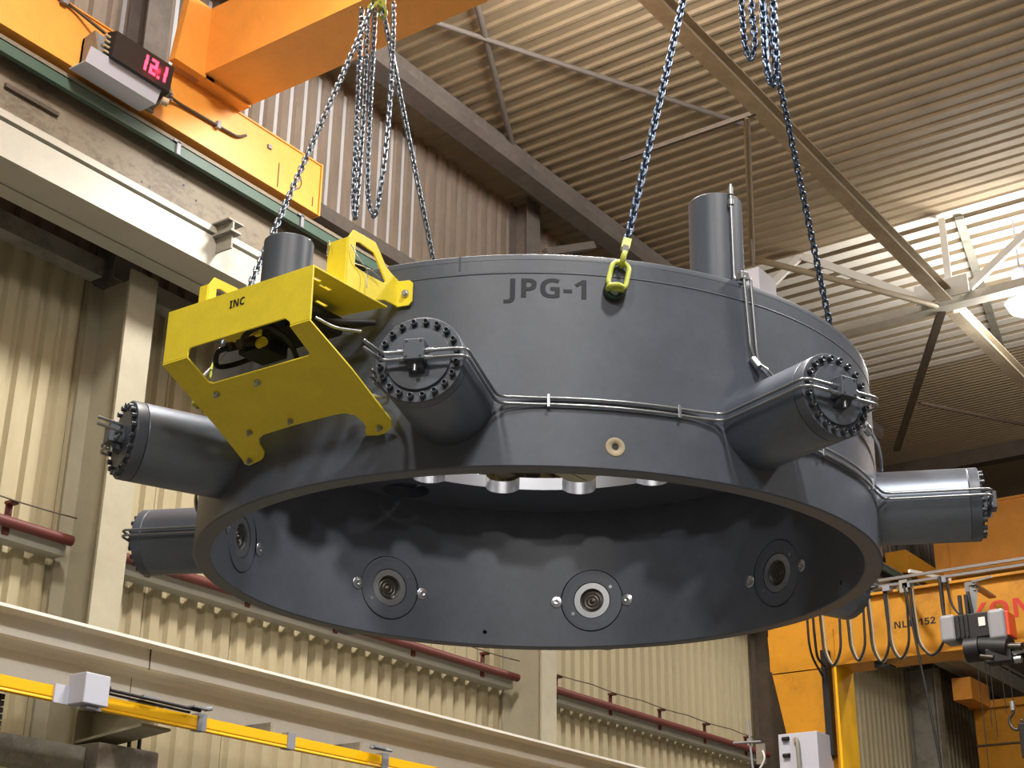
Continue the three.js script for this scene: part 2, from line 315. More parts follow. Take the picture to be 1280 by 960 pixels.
{ // lower crane parts in the bottom left corner
  const b = part('cross_beam', box(3.5, 7.42, 3.22, 3.42, -9.42, -9.2), M.greySteel, scene); tag(b, 'dull grey horizontal steel beam below the yellow rail in the bottom left corner', 'beam');
  const t = thing('gear_housing', 'square taupe gear housing at the end of the grey beam in the bottom left corner', 'housing', [7.72, 3.3, -9.2]);
  part('body', box(7.43, 8.02, 3.0, 3.45, -9.43, -9.06, 0.015), M.gearbox, t);
  part('shoulder', box(8.0, 8.6, 3.0, 3.34, -9.4, -9.1, 0.01), M.gearbox, t);
  for (const x of [7.83, 7.93]) part('spindle', [rod(V(x, 3.44, -9.2), V(x, 3.66, -9.2), 0.016, 10), rod(V(x, 3.44, -9.2), V(x, 3.47, -9.2), 0.035, 10)], M.black, t);
  const h = part('hanging_cable_chain', [0, 1, 2, 3, 4, 5, 6, 7].map((i) => box(6.22, 6.28, 3.22 + i * 0.045, 3.255 + i * 0.045, -8.75, -8.69)), M.black, scene); tag(h, 'narrow black link chain hanging from the yellow rail at the left edge', 'cable chain');
}

// ------------------------------------------------------------------ roof steel
const NODES = [-9.4, -5.5, -1.6, 2.3, 6.2];
[17.3].forEach((X) => {
  const t = thing('roof_truss', 'pale steel roof truss with posts and diagonals crossing the bright roof strip at the right', 'truss', [X, 10.04, 0]);
  part('bottom_chord', alongZ([[X - 0.1, 10.04], [X + 0.1, 10.04], [X + 0.1, 10.055], [X + 0.008, 10.055], [X + 0.008, 10.2], [X - 0.008, 10.2], [X - 0.008, 10.055], [X - 0.1, 10.055]], -9.95, 9.1), M.trussSteel, t);
  for (const z of NODES) {
    part('gusset', box(X - 0.2, X - 0.19 + 0.02, 10.1, 10.36, z - 0.35, z + 0.35), M.white, t);
    part('post', bar(V(X, 10.15, z), V(X, 11.35, z), Lprof(0.09, 0.01), V(1, 0, 0)), M.white, t);
    if (z > -9) part('diagonal', bar(V(X - 0.03, 10.16, z - 0.2), V(X - 0.03, 11.35, z - 1.93), rect(0.1, 0.05), V(1, 0, 0)), M.white, t);
    part('diagonal', bar(V(X - 0.03, 10.16, z + 0.2), V(X - 0.03, 11.35, z + 1.93), rect(0.1, 0.05), V(1, 0, 0)), M.white, t);
  }
});
const roofBar = (name, label, cat, geo, mat, group) => tag(part(numbered(name), geo, mat, scene), label, cat, group);
roofBar('tie_beam', 'brown steel beam along the hall running under the ribbed roof to the truss', 'beam', bar(V(8.5, 10.04, -5.45), V(17.08, 10.04, -5.45), [[-0.085, 0], [0.085, 0], [0.085, 0.015], [0.008, 0.015], [0.008, 0.16], [0.085, 0.16], [0.085, 0.175], [-0.085, 0.175], [-0.085, 0.16], [-0.008, 0.16], [-0.008, 0.015], [-0.085, 0.015]]), M.roofSteel);
roofBar('tie_beam', 'brown steel beam continuing beyond the truss at the right edge', 'beam', bar(V(17.5, 10.04, -5.5), V(25.8, 10.04, -5.5), Iprof(0.17, 0.175, 0.015, 0.016)), M.roofSteel);
roofBar('roof_strut', 'thin dark roof strut meeting the joint of the long brown roof beam', 'strut', bar(V(11.87, 10.06, -7.1), V(11.87, 10.06, -5.5), rect(0.035, 0.05)), M.brownSteel);
roofBar('roof_rod', 'thin brown brace from the beam joint down towards the tall right stub', 'brace', rod(V(11.87, 10.06, -5.6), V(14.7, 10.06, -6.97), 0.035), M.deck[1]);
roofBar('roof_rod', 'bowed brown brace running to the truss node behind the right chain', 'brace', sweep(smooth([V(14.7, 10.06, -6.97), V(16, 10.03, -6.2), V(17.2, 10.06, -5.6)], 12), 0.04, 8), M.roofSteel);
roofBar('roof_rod', 'dark brown brace slanting down from the truss node over the far roof', 'brace', bar(V(17.35, 10.05, -5.6), V(21.9, 10.05, -8.05), rect(0.1, 0.06)), M.brownSteel);
roofBar('roof_rod', 'thin dark brace crossing the far roof towards the right edge', 'brace', rod(V(20.2, 10.05, -7.0), V(23.5, 10.05, -5.1), 0.03), M.brownSteel);
roofBar('roof_rail', 'flat grey rail lying across the pale roof strip behind the truss post', 'rail', bar(V(17.4, 11.33, -5.25), V(22.4, 11.33, -6.3), rect(0.11, 0.05)), M.greySteel);
roofBar('roof_rod', 'thin dark roof rod hanging from the orange girder edge down to the eaves beam', 'brace', rod(V(10.1, 11.32, -7.75), V(12.68, 11.32, -9.1), 0.035), M.eaves);
roofBar('roof_rod', 'long thin roof rod crossing the dim roof behind the near sling chain', 'brace', rod(V(10.1, 11.3, -8.35), V(13.8, 11.3, -6.5), 0.03), M.eaves);
roofBar('eaves_beam', 'dark round-edged eaves beam where the crane wall meets the roof', 'beam', alongX([[-9.36, 11.12], [-9.1, 11.12], [-9.03, 11.19], [-9.03, 11.33], [-9.1, 11.39], [-9.36, 11.39]], 6, 24), M.eaves);
roofBar('roof_beam', 'dark roof beam across the hall beyond the pale roof strip', 'beam', box(26.1, 26.35, 11.1, 11.39, -9.9, 9.1), M.brownSteel);
roofBar('eaves_brace', 'short dark brace from the middle wall post up to the eaves beam', 'brace', bar(V(14.2, 10.72, -9.66), V(14.95, 11.08, -9.4), rect(0.1, 0.1)), M.eaves);
{ const t = thing('vent_box', 'small pale grey box hung on a post under the roof behind the tall right stub', 'box', [14.1, 9.25, -6.7]); part('housing', box(13.86, 14.3, 9.03, 9.46, -6.85, -6.5, 0.01), M.lilac, t); part('post', rod(V(14.2, 9.46, -6.72), V(14.2, 10.08, -6.73), 0.012), M.eaves, t); }

// ------------------------------------------------------------------ lamps
const rad0 = (d) => d * Math.PI / 180;
LAMPS.forEach(([x, y, z, label]) => {
  const t = thing('high_bay_lamp', label, 'lamp', [x, y, z]);
  part('reflector', lathe([[0.07, 0.16], [0.12, 0.16], [0.235, 0.02], [0.24, 0.02], [0.125, 0.175], [0.07, 0.175]], 32), M.bright, t, true);
  part('ballast', lathe([[0, 0.5], [0.1, 0.5], [0.11, 0.48], [0.11, 0.2], [0.07, 0.17], [0, 0.17]], 24), M.grey, t, true);
  part('cord', rod(V(0, 0.5, 0), V(0, 11.42 - y, 0), 0.012, 8), M.grey, t, true);
  part('lamp_glass', lathe([[0, -0.16], [0.1, -0.15], [0.18, -0.1], [0.225, 0], [0.2, 0.05], [0.12, 0.13]], 32), M.lampGlass, t, true);
  const l = new THREE.PointLight(LAMP_COLOUR, LAMP_GLOW, 0, 2); l.position.set(0, -0.02, 0); l.castShadow = true; l.shadow.radius = 22; t.add(l);
  const s = new THREE.SpotLight(LAMP_COLOUR, LAMP_SPOT, 0, rad0(76), 0.6, 2); s.position.set(0, -0.04, 0); s.target.position.set(0, -5, 0); s.castShadow = true; s.shadow.radius = 22; s.target.name = 'lamp_aim'; s.name = 'lamp_beam'; t.add(s, s.target);
});

// ------------------------------------------------------------------ the hanging ring
const RC = V(5.661, 3.513, -3.8966);
const RB = new THREE.Matrix4().makeBasis(V(0.9999955, 0.0029994, 0.0000432), V(-0.0029997, 0.9998918, 0.0143984), V(0, -0.0143985, 0.9998963));
const RQ = new THREE.Quaternion().setFromRotationMatrix(RB);
const toWorld = (p) => p.clone().applyQuaternion(RQ).add(RC);
const rad = (d) => d * Math.PI / 180;
const polar = (deg, r, h) => V(r * Math.cos(rad(deg)), h, r * Math.sin(rad(deg)));
function ringThing(name, label, category, group) { const t = thing(name, label, category, [RC.x, RC.y, RC.z], group); t.quaternion.copy(RQ); frames.add(t); return t; }
const ring = ringThing('steel_ring', 'huge blue-grey steel ring with eight radial cylinders hanging from four chains', 'machine ring');
const R0 = 1.6, RI = 1.52, CH = 0.26;
const onAxis = (pts, seg = 48) => lathe(pts, seg).rotateZ(-Math.PI / 2);      // profile (radius, distance along the radial x axis)
{ // shell with a bore behind every pad
  const prof = [[1.525, 0], [1.594, 0], [1.6, 0.006], [1.6, 0.805], [1.52, 0.805], [1.52, 0.005], [1.525, 0]];
  const g = lathe(prof, 192); const uv = g.attributes.uv, p = g.attributes.position;
  for (let i = 0; i < uv.count; i++) uv.setXY(i, uv.getX(i) * 10.4, p.getY(i));
  const sharp = toFlatRings(g, prof, 192);
  const ev = new Evaluator(); ev.attributes = ['position', 'normal', 'uv']; ev.useGroups = false;
  let b = new Brush(sharp, M.ring); b.updateMatrixWorld();
  for (let k = 0; k < 8; k++) { const c = new Brush(new THREE.CylinderGeometry(0.181, 0.181, 0.17, 48).rotateZ(Math.PI / 2).translate(1.485, CH + 0.008, 0).rotateY(-rad(22.5 + 45 * k)), M.ring); c.updateMatrixWorld(); b = ev.evaluate(b, c, SUBTRACTION); }
  for (const [a, h, r] of [[-45.6, 0.0755, 0.012], [45, 0.0755, 0.012]]) { const c = new Brush(new THREE.CylinderGeometry(r, r, 0.08, 16).rotateZ(Math.PI / 2).translate(1.53, h, 0).rotateY(-rad(a)), M.ring); c.updateMatrixWorld(); b = ev.evaluate(b, c, SUBTRACTION); }
  part('shell', b.geometry, M.ring, ring, true);
}
// lathe strips with a hard edge between every pair of profile points
function toFlatRings(g, prof, seg) {
  const pos = [], nor = [], uv = [], idx = [];
  for (let i = 0; i + 1 < prof.length; i++) {
    const [r0, y0] = prof[i], [r1, y1] = prof[i + 1], l = Math.hypot(r1 - r0, y1 - y0), nr = (y1 - y0) / l, ny = -(r1 - r0) / l, base = pos.length / 3;
    for (let j = 0; j <= seg; j++) { const a = (j / seg) * 2 * Math.PI, c = Math.cos(a), s = Math.sin(a); for (const [r, y] of [[r0, y0], [r1, y1]]) { pos.push(r * c, y, r * s); nor.push(nr * c, ny, nr * s); uv.push((j / seg) * 10.4, Math.abs(r1 - r0) > Math.abs(y1 - y0) ? r : y); } }
    for (let j = 0; j < seg; j++) { const a = base + 2 * j; idx.push(a, a + 1, a + 2, a + 1, a + 3, a + 2); }
  }
  const o = new THREE.BufferGeometry(); o.setAttribute('position', new THREE.Float32BufferAttribute(pos, 3)); o.setAttribute('normal', new THREE.Float32BufferAttribute(nor, 3)); o.setAttribute('uv', new THREE.Float32BufferAttribute(uv, 2)); o.setIndex(idx);
  return mergeSeam(o);
}
function mergeSeam(o) { return o; }
// top plate: round opening with sixteen shallow pockets, and four ports under the stubs
const opening = (off) => { const P = []; for (let i = 0; i < 720; i++) { const t = i * 0.5, d = rad(((t + 11.25) % 22.5) - 11.25), s = 0.0081 - (1.11 * Math.sin(d)) ** 2; let r = 1.11; if (s > 0) r = Math.max(r, 1.11 * Math.cos(d) + Math.sqrt(s)); P.push([(r - off) * Math.cos(rad(t)), -(r - off) * Math.sin(rad(t))]); } return P; };
const circle = (cx, cy, r, n = 40) => Array.from({ length: n }, (_, i) => [cx + r * Math.cos(i / n * 2 * Math.PI), cy + r * Math.sin(i / n * 2 * Math.PI)]);
const STUBS = [112.5, 202.5, 292.5, 22.5];
{
  const ports = STUBS.map((a) => circle(1.38 * Math.cos(rad(a)), -1.38 * Math.sin(rad(a)), 0.135));
  const outer = circle(0, 0, 1.598, 192);
  part('top_plate', boxUV(extr(shape(outer, [opening(0), ...ports]), 0.068).rotateX(-Math.PI / 2).translate(0, 0.803, 0)), M.ring, ring, true);
  const bf = part('bore_face', extr(shape(opening(0.0005), [opening(0.005)]), 0.07).rotateX(-Math.PI / 2).translate(0, 0.802, 0), M.bore, ring, true); bf.userData = { label: 'bright machined scalloped edge of the top opening' };
  part('rim', lathe([[1.46, 0.868], [1.46, 0.892], [1.463, 0.895], [1.594, 0.895], [1.598, 0.891], [1.598, 0.868]], 192), M.ring, ring, true);
  part('weld_bead', new THREE.TorusGeometry(1.598, 0.0045, 6, 192).rotateX(Math.PI / 2).translate(0, 0.81, 0), M.ring, ring, true);
  part('joint_mark', box(-0.004, 0.004, 0.83, 0.893, -0.001, 0.0015).applyMatrix4(new THREE.Matrix4().makeRotationY(Math.PI / 2 - rad(157)).setPosition(polar(157, 1.598, 0))), M.ringDark, ring, true);
  STUBS.forEach((a, i) => {
    const c = polar(a, 1.39, 0);
    const s = part('stub', lathe([[0.104, 0.9], [0.104, 1.362], [0.106, 1.365], [0.113, 1.365], [0.115, 1.362], [0.115, 0.894]], 56).translate(c.x, 0, c.z), M.ring, ring, true);
    s.userData = { label: i === 0 ? 'tall upright pipe stub on the right of the ring top' : i === 1 ? 'upright pipe stub behind the yellow frame' : 'upright pipe stub on the far side' };
    part('port_cover', new THREE.CylinderGeometry(0.1345, 0.1345, 0.02, 40).translate(1.38 * Math.cos(rad(a)), 0.884, 1.38 * Math.sin(rad(a))), M.ringDark, ring, true);
  });
}
{ // lettering bent round the wall
  const g = letters('JPG-1', 0.326, 0.082); const p = g.attributes.position;
  for (let i = 0; i < p.count; i++) { const a = rad(150.5) - p.getX(i) / R0, r = R0 + 0.0006 + p.getZ(i); p.setXYZ(i, r * Math.cos(a), 0.702 + p.getY(i), r * Math.sin(a)); }
  g.computeVertexNormals(); const m = part('lettering', g, M.bluePrint, ring, true); m.userData = { label: 'dark stencilled lettering JPG-1' };
}
{ // one cylinder with its end cover, bolts, block and pad; then copies round the ring
  const bolt = lathe([[0, 0.012], [0.0055, 0.012], [0.0055, 0.021], [0.0105, 0.021], [0.0118, 0.019], [0.0118, 0]], 12).rotateZ(-Math.PI / 2);
  const screw = lathe([[0, 0.002], [0.006, 0.002], [0.007, 0.0045], [0.012, 0.0045], [0.0125, 0.003], [0.02, 0.003], [0.0235, 0.0015], [0.0245, 0]], 20).rotateZ(Math.PI / 2);
  const make = () => {
    const c = new THREE.Group(); c.name = 'radial_cylinder'; frames.add(c); c.position.y = CH; ring.add(c);
    const P = (n, g, m) => part(n, g, m, c, true);
    const barrel = onAxis([[0.167, 1.57], [0.167, 1.9875], [0.165, 1.99]], 72); const uv = barrel.attributes.uv; for (let i = 0; i < uv.count; i++) uv.setXY(i, uv.getX(i) * 1.05, uv.getY(i) * 0.4); P('barrel', barrel, M.barrel);
    P('end_cover', merge([onAxis([[0.160, 1.985], [0.165, 1.994], [0.167, 1.996], [0.167, 2.036], [0.163, 2.04]], 72), onAxis([[0.163, 2.04], [0.119, 2.04]], 72), onAxis([[0.119, 2.04], [0.119, 2.05]], 72), onAxis([[0.119, 2.05], [0.117, 2.052], [0, 2.052]], 72)]), M.ring);
    for (let i = 0; i < 20; i++) { const a = (i + 0.5) / 20 * 2 * Math.PI; const b = P('bolt', bolt, M.bolt); b.position.set(2.04, 0.143 * Math.sin(a), 0.143 * Math.cos(a)); }
    P('manifold_block', box(2.05, 2.115, -0.028, 0.05, -0.037, 0.037, 0.003), M.ring);
    P('block_foot', alongZ([[2.05, -0.06], [2.085, -0.05], [2.1, -0.027], [2.05, -0.027]], -0.028, 0.028), M.ringDark);
    P('drain_screw', rod(V(2.086, -0.062, 0), V(2.086, -0.03, 0), 0.008, 8), M.bright);
    for (const [y, z] of [[0.04, 0.026], [0.04, -0.026], [-0.018, 0.026], [-0.018, -0.026]]) P('socket_hole', rod(V(2.112, y, z), V(2.1157, y, z), 0.005, 10), M.black);
    for (const s of [1, -1]) for (const y of [0.0135, -0.0135]) P('fitting', merge([rod(V(2.085, y, s * 0.036), V(2.085, y, s * 0.052), 0.0105, 6), rod(V(2.085, y, s * 0.052), V(2.085, y, s * 0.066), 0.0085, 10)]), M.steel);
    // the pad inside
    P('pad_disc', merge([onAxis([[0.107, 1.545], [0.107, 1.513]], 56), onAxis([[0.107, 1.513], [0.174, 1.513]], 56), onAxis([[0.174, 1.513], [0.177, 1.516], [0.177, 1.545]], 56)]).translate(0, 0.008, 0), M.ring);
    P('pad_ring', merge([onAxis([[0.069, 1.54], [0.069, 1.516]], 48), onAxis([[0.069, 1.516], [0.102, 1.516]], 48), onAxis([[0.102, 1.516], [0.105, 1.519], [0.105, 1.545]], 48)]).translate(0, 0.008, 0), M.bright);
    P('pad_core', onAxis([[0, 1.53], [0.011, 1.53], [0.0112, 1.537], [0.024, 1.537], [0.0242, 1.533], [0.03, 1.533], [0.0302, 1.538], [0.043, 1.538], [0.0432, 1.534], [0.05, 1.534], [0.0502, 1.539], [0.0695, 1.54]], 48).translate(0, 0.008, 0), M.steelDark);
    for (const s of [1, -1]) { const q = P('pad_screw', screw, M.bright); q.position.set(1.502, 0.002, s * 0.204); q.rotation.y = -s * 0.13; q.scale.setScalar(1.38); }
    for (const s of [1, -1]) P('pin', rod(V(1.512, 0.008 + s * 0.075, s * 0.108), V(1.53, 0.008 + s * 0.075, s * 0.108), 0.01, 10), M.steel);
    return c;
  };
  const names = { 157.5: 'radial cylinder facing the viewer with its bolted end cover', 112.5: 'radial cylinder on the right near side', 67.5: 'radial cylinder sticking out at the right edge', 22.5: 'radial cylinder on the far right', 202.5: 'radial cylinder below the yellow frame at the left', 247.5: 'rearmost radial cylinder at the left', 292.5: 'radial cylinder on the far side', 337.5: 'radial cylinder on the far side' };
  const first = make(); let k = 0;
  for (const a of Object.keys(names).map(Number)) { const c = k++ ? first.clone() : first; if (c !== first) { ring.add(c); } c.rotation.set(0, -rad(a), 0); c.userData = { label: names[a] }; }
}
{ // pipe runs from cylinder to cylinder
  const cyl = (a, x, y, z) => V(x * Math.cos(rad(a)) - z * Math.sin(rad(a)), CH + y, x * Math.sin(rad(a)) + z * Math.cos(rad(a)));
  for (let k = 0; k < 8; k++) {
    const a = 22.5 + 45 * k, b = a + 45;
    for (const y of [0.0135, -0.0135]) {
      const out = [cyl(a, 2.085, y, 0.06), cyl(a, 2.085, y, 0.188), cyl(a, 1.62, y, 0.188)], inn = [cyl(b, 1.62, y, -0.188), cyl(b, 2.085, y, -0.188), cyl(b, 2.085, y, -0.06)];
      if (a === 157.5) { // beside the yellow frame the blocks end in short open pipes that stick outwards
        for (const [c, q] of [[a, 1], [b, -1]]) part('pipe', pipe([cyl(c, 2.085, y, q * 0.06), cyl(c, 2.085, y, q * 0.125), cyl(c, 2.2, y + 0.004, q * 0.155)], 0.0068, 0.03), M.tube, ring, true);
        part('pipe', pipe([cyl(a, 1.97, y - 0.01, 0.2), cyl(a, 1.78, y - 0.01, 0.19), polar(a + 9, 1.64, CH + y + 0.02), polar(a + 12.5, 1.66, CH + y + 0.05)], 0.0063, 0.04), M.tube, ring, true);
        part('pipe_fitting', rod(cyl(a, 1.93, y - 0.01, 0.198), cyl(a, 1.87, y - 0.01, 0.195), 0.011, 8), M.steel, ring, true);
        continue;
      }
      const mid = []; for (let t = 11; t <= 34; t += 4.6) mid.push(polar(a + t, 1.613, CH + y));
      part('pipe', pipe([...out, ...mid, ...inn], 0.0063, 0.04), M.tube, ring, true);
    }
    if (a !== 157.5) for (const t of [13.2, 31.5]) part('pipe_clamp', box(-0.006, 0.006, CH - 0.026, CH + 0.026, -0.01, 0.022, 0.002).applyMatrix4(new THREE.Matrix4().makeRotationY(Math.PI / 2 - rad(a + t)).setPosition(polar(a + t, 1.6, 0))), M.bright, ring, true);
  }
  // line from the tall stub down the wall to the right cylinder
  part('pipe', pipe([V(-0.602, 1.345, 1.397), V(-0.602, 0.935, 1.397), polar(114.6, 1.6, 0.915), polar(113.6, 1.618, 0.912)], 0.0075, 0.03), M.tube, ring, true);
  for (const [a, b, r] of [[V(-0.602, 1.3, 1.397), V(-0.602, 1.325, 1.397), 0.014], [V(-0.602, 1.35, 1.397), V(-0.602, 1.385, 1.397), 0.012], [V(-0.602, 1.385, 1.397), V(-0.602, 1.4, 1.397), 0.007], [V(-0.57, 1.3, 1.375), V(-0.602, 1.3, 1.397), 0.012]]) part('pipe_fitting', rod(a, b, r, 8), M.steel, ring, true);
  part('pipe_fitting', merge([box(-0.02, 0.02, 0.9, 0.935, -0.005, 0.024, 0.003).applyMatrix4(new THREE.Matrix4().makeRotationY(Math.PI / 2 - rad(114.2)).setPosition(polar(114.2, 1.6, 0)))]), M.steel, ring, true);
  for (const o of [0, 1.25]) part('pipe', pipe([polar(114.4 - o, 1.618, 0.915), polar(114.3 - o, 1.618, 0.9), polar(113.7 - o * 0.9, 1.618, 0.6), polar(112.9 - o * 0.5, 1.618, 0.54), polar(110.8, 1.62, 0.52 - o * 0.018), polar(106, 1.62, 0.44 - o * 0.018), polar(103, 1.62, 0.39 - o * 0.018)], 0.0068, 0.025), M.tube, ring, true);
  part('pipe_fitting', rod(polar(113.2, 1.61, 0.555), polar(112.6, 1.63, 0.515), 0.017, 8), M.steel, ring, true); part('pipe_fitting', rod(polar(112.6, 1.612, 0.535), polar(110.9, 1.62, 0.515), 0.014, 8), M.steel, ring, true);
  part('pipe', pipe([polar(95, 1.62, 0.47), polar(86, 1.622, 0.5), polar(81, 1.628, 0.497), polar(76, 1.632, 0.482), polar(72.5, 1.63, 0.45), polar(71, 1.625, 0.41)], 0.0075, 0.03), M.tube, ring, true);
  part('pipe_fitting', rod(polar(83.5, 1.62, 0.512), polar(81.5, 1.625, 0.5), 0.014, 8), M.steel, ring, true); part('pipe_fitting', rod(polar(84, 1.62, 0.485), polar(82, 1.625, 0.478), 0.012, 8), M.steel, ring, true);
  // threaded plug low on the near wall
  const pl = part('wall_plug', onAxis([[0.0135, 1.585], [0.0135, 1.603], [0.035, 1.603], [0.039, 1.6], [0.039, 1.58]], 32).translate(0, 0.092, 0).rotateY(-rad(134.8)), M.plug, ring, true); pl.userData = { label: 'round beige plug with a dark hexagonal hole' };
  part('plug_socket', onAxis([[0.0134, 1.6], [0, 1.6]], 6).translate(0, 0.092, 0).rotateY(-rad(134.8)), M.black, ring, true);
}

// ------------------------------------------------------------------ chains
const PL = V(5.65, 7.42, -5.09), PR = V(5.65, 7.48, -2.69);
const LINK = linkGeo(0.0222, 0.0132, 0.0063, 6, 8);
function layLinks(t, P, mat = M.chain) { // links end to end along the world polyline P, every second one turned
  const pitch = 0.036, q = new THREE.Matrix4(); let i = 0, n = 0, left = pitch / 2, side = null;
  for (; i + 1 < P.length; i++) {
    const d = P[i + 1].clone().sub(P[i]), len = d.length(); d.normalize();
    if (!side) side = V(1.33, 0.4, 0.28).normalize(); side = side.clone().sub(d.clone().multiplyScalar(side.dot(d))).normalize();
    let s = left; while (s < len) {
      const a = side.clone(), b = d.clone().cross(a), odd = n & 1, roll = odd ? b : a; const z = d.clone().cross(roll);
      const m = new THREE.Mesh(LINK, mat); m.name = 'chain_link'; m.castShadow = m.receiveShadow = true; m.quaternion.setFromRotationMatrix(q.makeBasis(d, roll, z)); m.position.copy(P[i]).addScaledVector(d, s).sub(t.position); t.add(m); n++; s += pitch;
    }
    left = s - len;
  }
}
// lime hook whose bowl hangs at o; u points up the chain, v across
function hookGeo(o, u, v) {
  const at = (x, y) => o.clone().addScaledVector(u, y).addScaledVector(v, x), P = [];
  P.push(at(0, 0.105), at(0.002, 0.075)); for (let a = 60; a >= -215; a -= 25) P.push(at(0.028 * Math.cos(rad(a)) - 0.006, 0.03 + 0.03 * Math.sin(rad(a))));
  return sweep(smooth(P, 36), 0.0115, 8, 0.8);
}
const EYES = [[135, PR, 'near', 'lime swivel lifting eye on the near wall right of the lettering'], [45, PR, 'right', 'lime swivel lifting eye on the far right wall hidden behind the right cylinders'], [-45, PL, 'far', 'lime swivel lifting eye on the far wall of the ring'], [-135, PL, 'left', 'lime swivel lifting eye on the left wall below the yellow frame']];
const legLabel = { near: 'blue-grey chain sling leg with a lime hook running up from the near wall', right: 'blue-grey chain sling leg running up behind the right cylinder', far: 'chain sling leg dropping behind the top edge left of the lettering', left: 'bright chain sling leg running down behind the yellow frame' };
for (const [deg, top, key, label] of EYES) {
  const A = toWorld(polar(deg, 1.6, 0.74)), o = toWorld(polar(deg, 1.652, 0.74)), r = o.clone().sub(A).normalize(), u = top.clone().sub(o).normalize(), tang = V(0, 1, 0).cross(r).normalize();
  const t = thing('swivel_lifting_eye', label, 'lifting eye', [A.x, A.y, A.z], undefined);
  const base = (pts) => { const g = lathe(pts, 28); return g.applyQuaternion(new THREE.Quaternion().setFromUnitVectors(V(0, 1, 0), r)); };
  part('bushing', base([[0, 0.03], [0.034, 0.03], [0.04, 0.024], [0.041, 0.008]]), M.greenDark, t, true);
  part('red_band', base([[0.0415, 0.008], [0.0425, 0.004], [0.042, -0.004]]), M.red, t, true);
  part('eye_bow', [sweep(smooth([A.clone().addScaledVector(r, 0.026).addScaledVector(tang, -0.026), o.clone().addScaledVector(tang, -0.026), o.clone().addScaledVector(r, 0.018), o.clone().addScaledVector(tang, 0.026), A.clone().addScaledVector(r, 0.026).addScaledVector(tang, 0.026)], 20), 0.012, 8)], M.lime, t);
  const z = u.clone().cross(tang).normalize(), x = u, y = z.clone().cross(x);
  part('ring_link', linkGeo(0.075, 0.035, 0.0105, 10, 9).applyMatrix4(new THREE.Matrix4().makeBasis(x, y, z).setPosition(o.clone().addScaledVector(u, 0.062).sub(A))), M.lime, t, true);
  const h = o.clone().addScaledVector(u, 0.118), s0 = h.clone().addScaledVector(u, 0.125), s1 = top.clone().addScaledVector(u, -0.1);
  const leg = thing('chain_sling', legLabel[key], 'chain', [s1.x, s1.y, s1.z]);
  part('hook', hookGeo(h, u, z), M.lime, leg);
  part('clevis', bar(h.clone().addScaledVector(u, 0.09), h.clone().addScaledVector(u, 0.145), rect(0.026, 0.034), tang), M.lime, leg);
  part('safety_latch', bar(h.clone().addScaledVector(u, 0.045).addScaledVector(z, -0.03), h.clone().addScaledVector(u, 0.1).addScaledVector(z, -0.012), rect(0.024, 0.008), z), M.bright, leg);
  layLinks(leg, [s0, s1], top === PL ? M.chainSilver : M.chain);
  const k = top.clone().addScaledVector(u, -0.17); const across = u.clone().cross(V(1, 0, 0)).normalize();
  part('shortening_hook', [hookGeo(k.clone().addScaledVector(across, 0.012), u, across), bar(k.clone().addScaledVector(u, 0.06), k.clone().addScaledVector(u, 0.16), rect(0.045, 0.03), across)], M.lime, leg);
}
const yz = (X, L) => smooth(L.map(([y, z], i) => V(X + 0.0, y, z)), 80);
const LOOPS = [
  [5.6, [[7.3, -5.18], [6.49, -5.165], [5.941, -5.152], [5.819, -5.131], [5.906, -5.125], [6.469, -5.115], [7.3, -5.125]], 'narrow loop of slack chain hanging straight down above the yellow frame'],
  [5.65, [[7.3, -5.114], [6.496, -5.108], [5.998, -5.089], [5.871, -5.06], [5.827, -5.03], [6.07, -4.984], [6.552, -4.957], [6.948, -4.955], [7.3, -4.97]], 'wide open V-shaped loop of slack chain hanging left of the far sling leg'],
  [5.63, [[7.4, -2.66], [6.493, -2.642], [6.203, -2.648], [6.009, -2.64], [5.926, -2.619], [5.991, -2.592], [6.185, -2.594], [6.477, -2.592], [7.4, -2.62]], 'short loop of slack chain at the top edge, left of the longer loop'],
  [5.65, [[7.4, -2.6], [6.451, -2.545], [6.066, -2.548], [5.84, -2.543], [5.772, -2.521], [5.822, -2.497], [6.092, -2.491], [6.428, -2.489], [7.4, -2.58]], 'longer loop of slack chain at the top edge beside the right sling leg'],
  [5.71, [[7.4, -2.6], [6.451, -2.57], [6.066, -2.572], [5.86, -2.567], [5.79, -2.545], [5.842, -2.522], [6.092, -2.516], [6.428, -2.512], [7.4, -2.57]], 'slack chain loop hanging close behind the longer loop at the top edge'],
];
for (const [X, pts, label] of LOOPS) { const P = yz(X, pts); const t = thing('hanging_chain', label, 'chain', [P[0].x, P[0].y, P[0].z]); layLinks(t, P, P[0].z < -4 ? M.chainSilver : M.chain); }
[[PL, 'left'], [PR, 'right']].forEach(([p, side]) => { // crane hooks above the picture
  const t = thing('hook_block', side === 'left' ? 'crane hook block above the left pair of chains' : 'crane hook block above the right pair of chains', 'hook block', [p.x, p.y, p.z]);
  part('master_link', linkGeo(0.1, 0.05, 0.014, 10, 9).rotateZ(Math.PI / 2).translate(0, 0, 0), M.lime, t, true);
  part('hook', sweep(smooth([V(0.05, 0.14, 0), V(0.06, 0.1, 0), V(0.03, 0.06, 0), V(-0.02, 0.055, 0), V(-0.055, 0.1, 0), V(-0.03, 0.16, 0), V(0, 0.21, 0), V(0, 0.3, 0)], 30), 0.024, 10), M.black, t, true);
  part('sheave_case', [box(-0.2, 0.2, 0.3, 0.62, -0.09, 0.09, 0.03)], M.orange, t, true);
  for (const x of [-0.15, 0.15]) part('rope', rod(V(x, 0.6, 0), V(x, 10.12 - p.y, 0), 0.008, 8), M.steel, t, true);
});

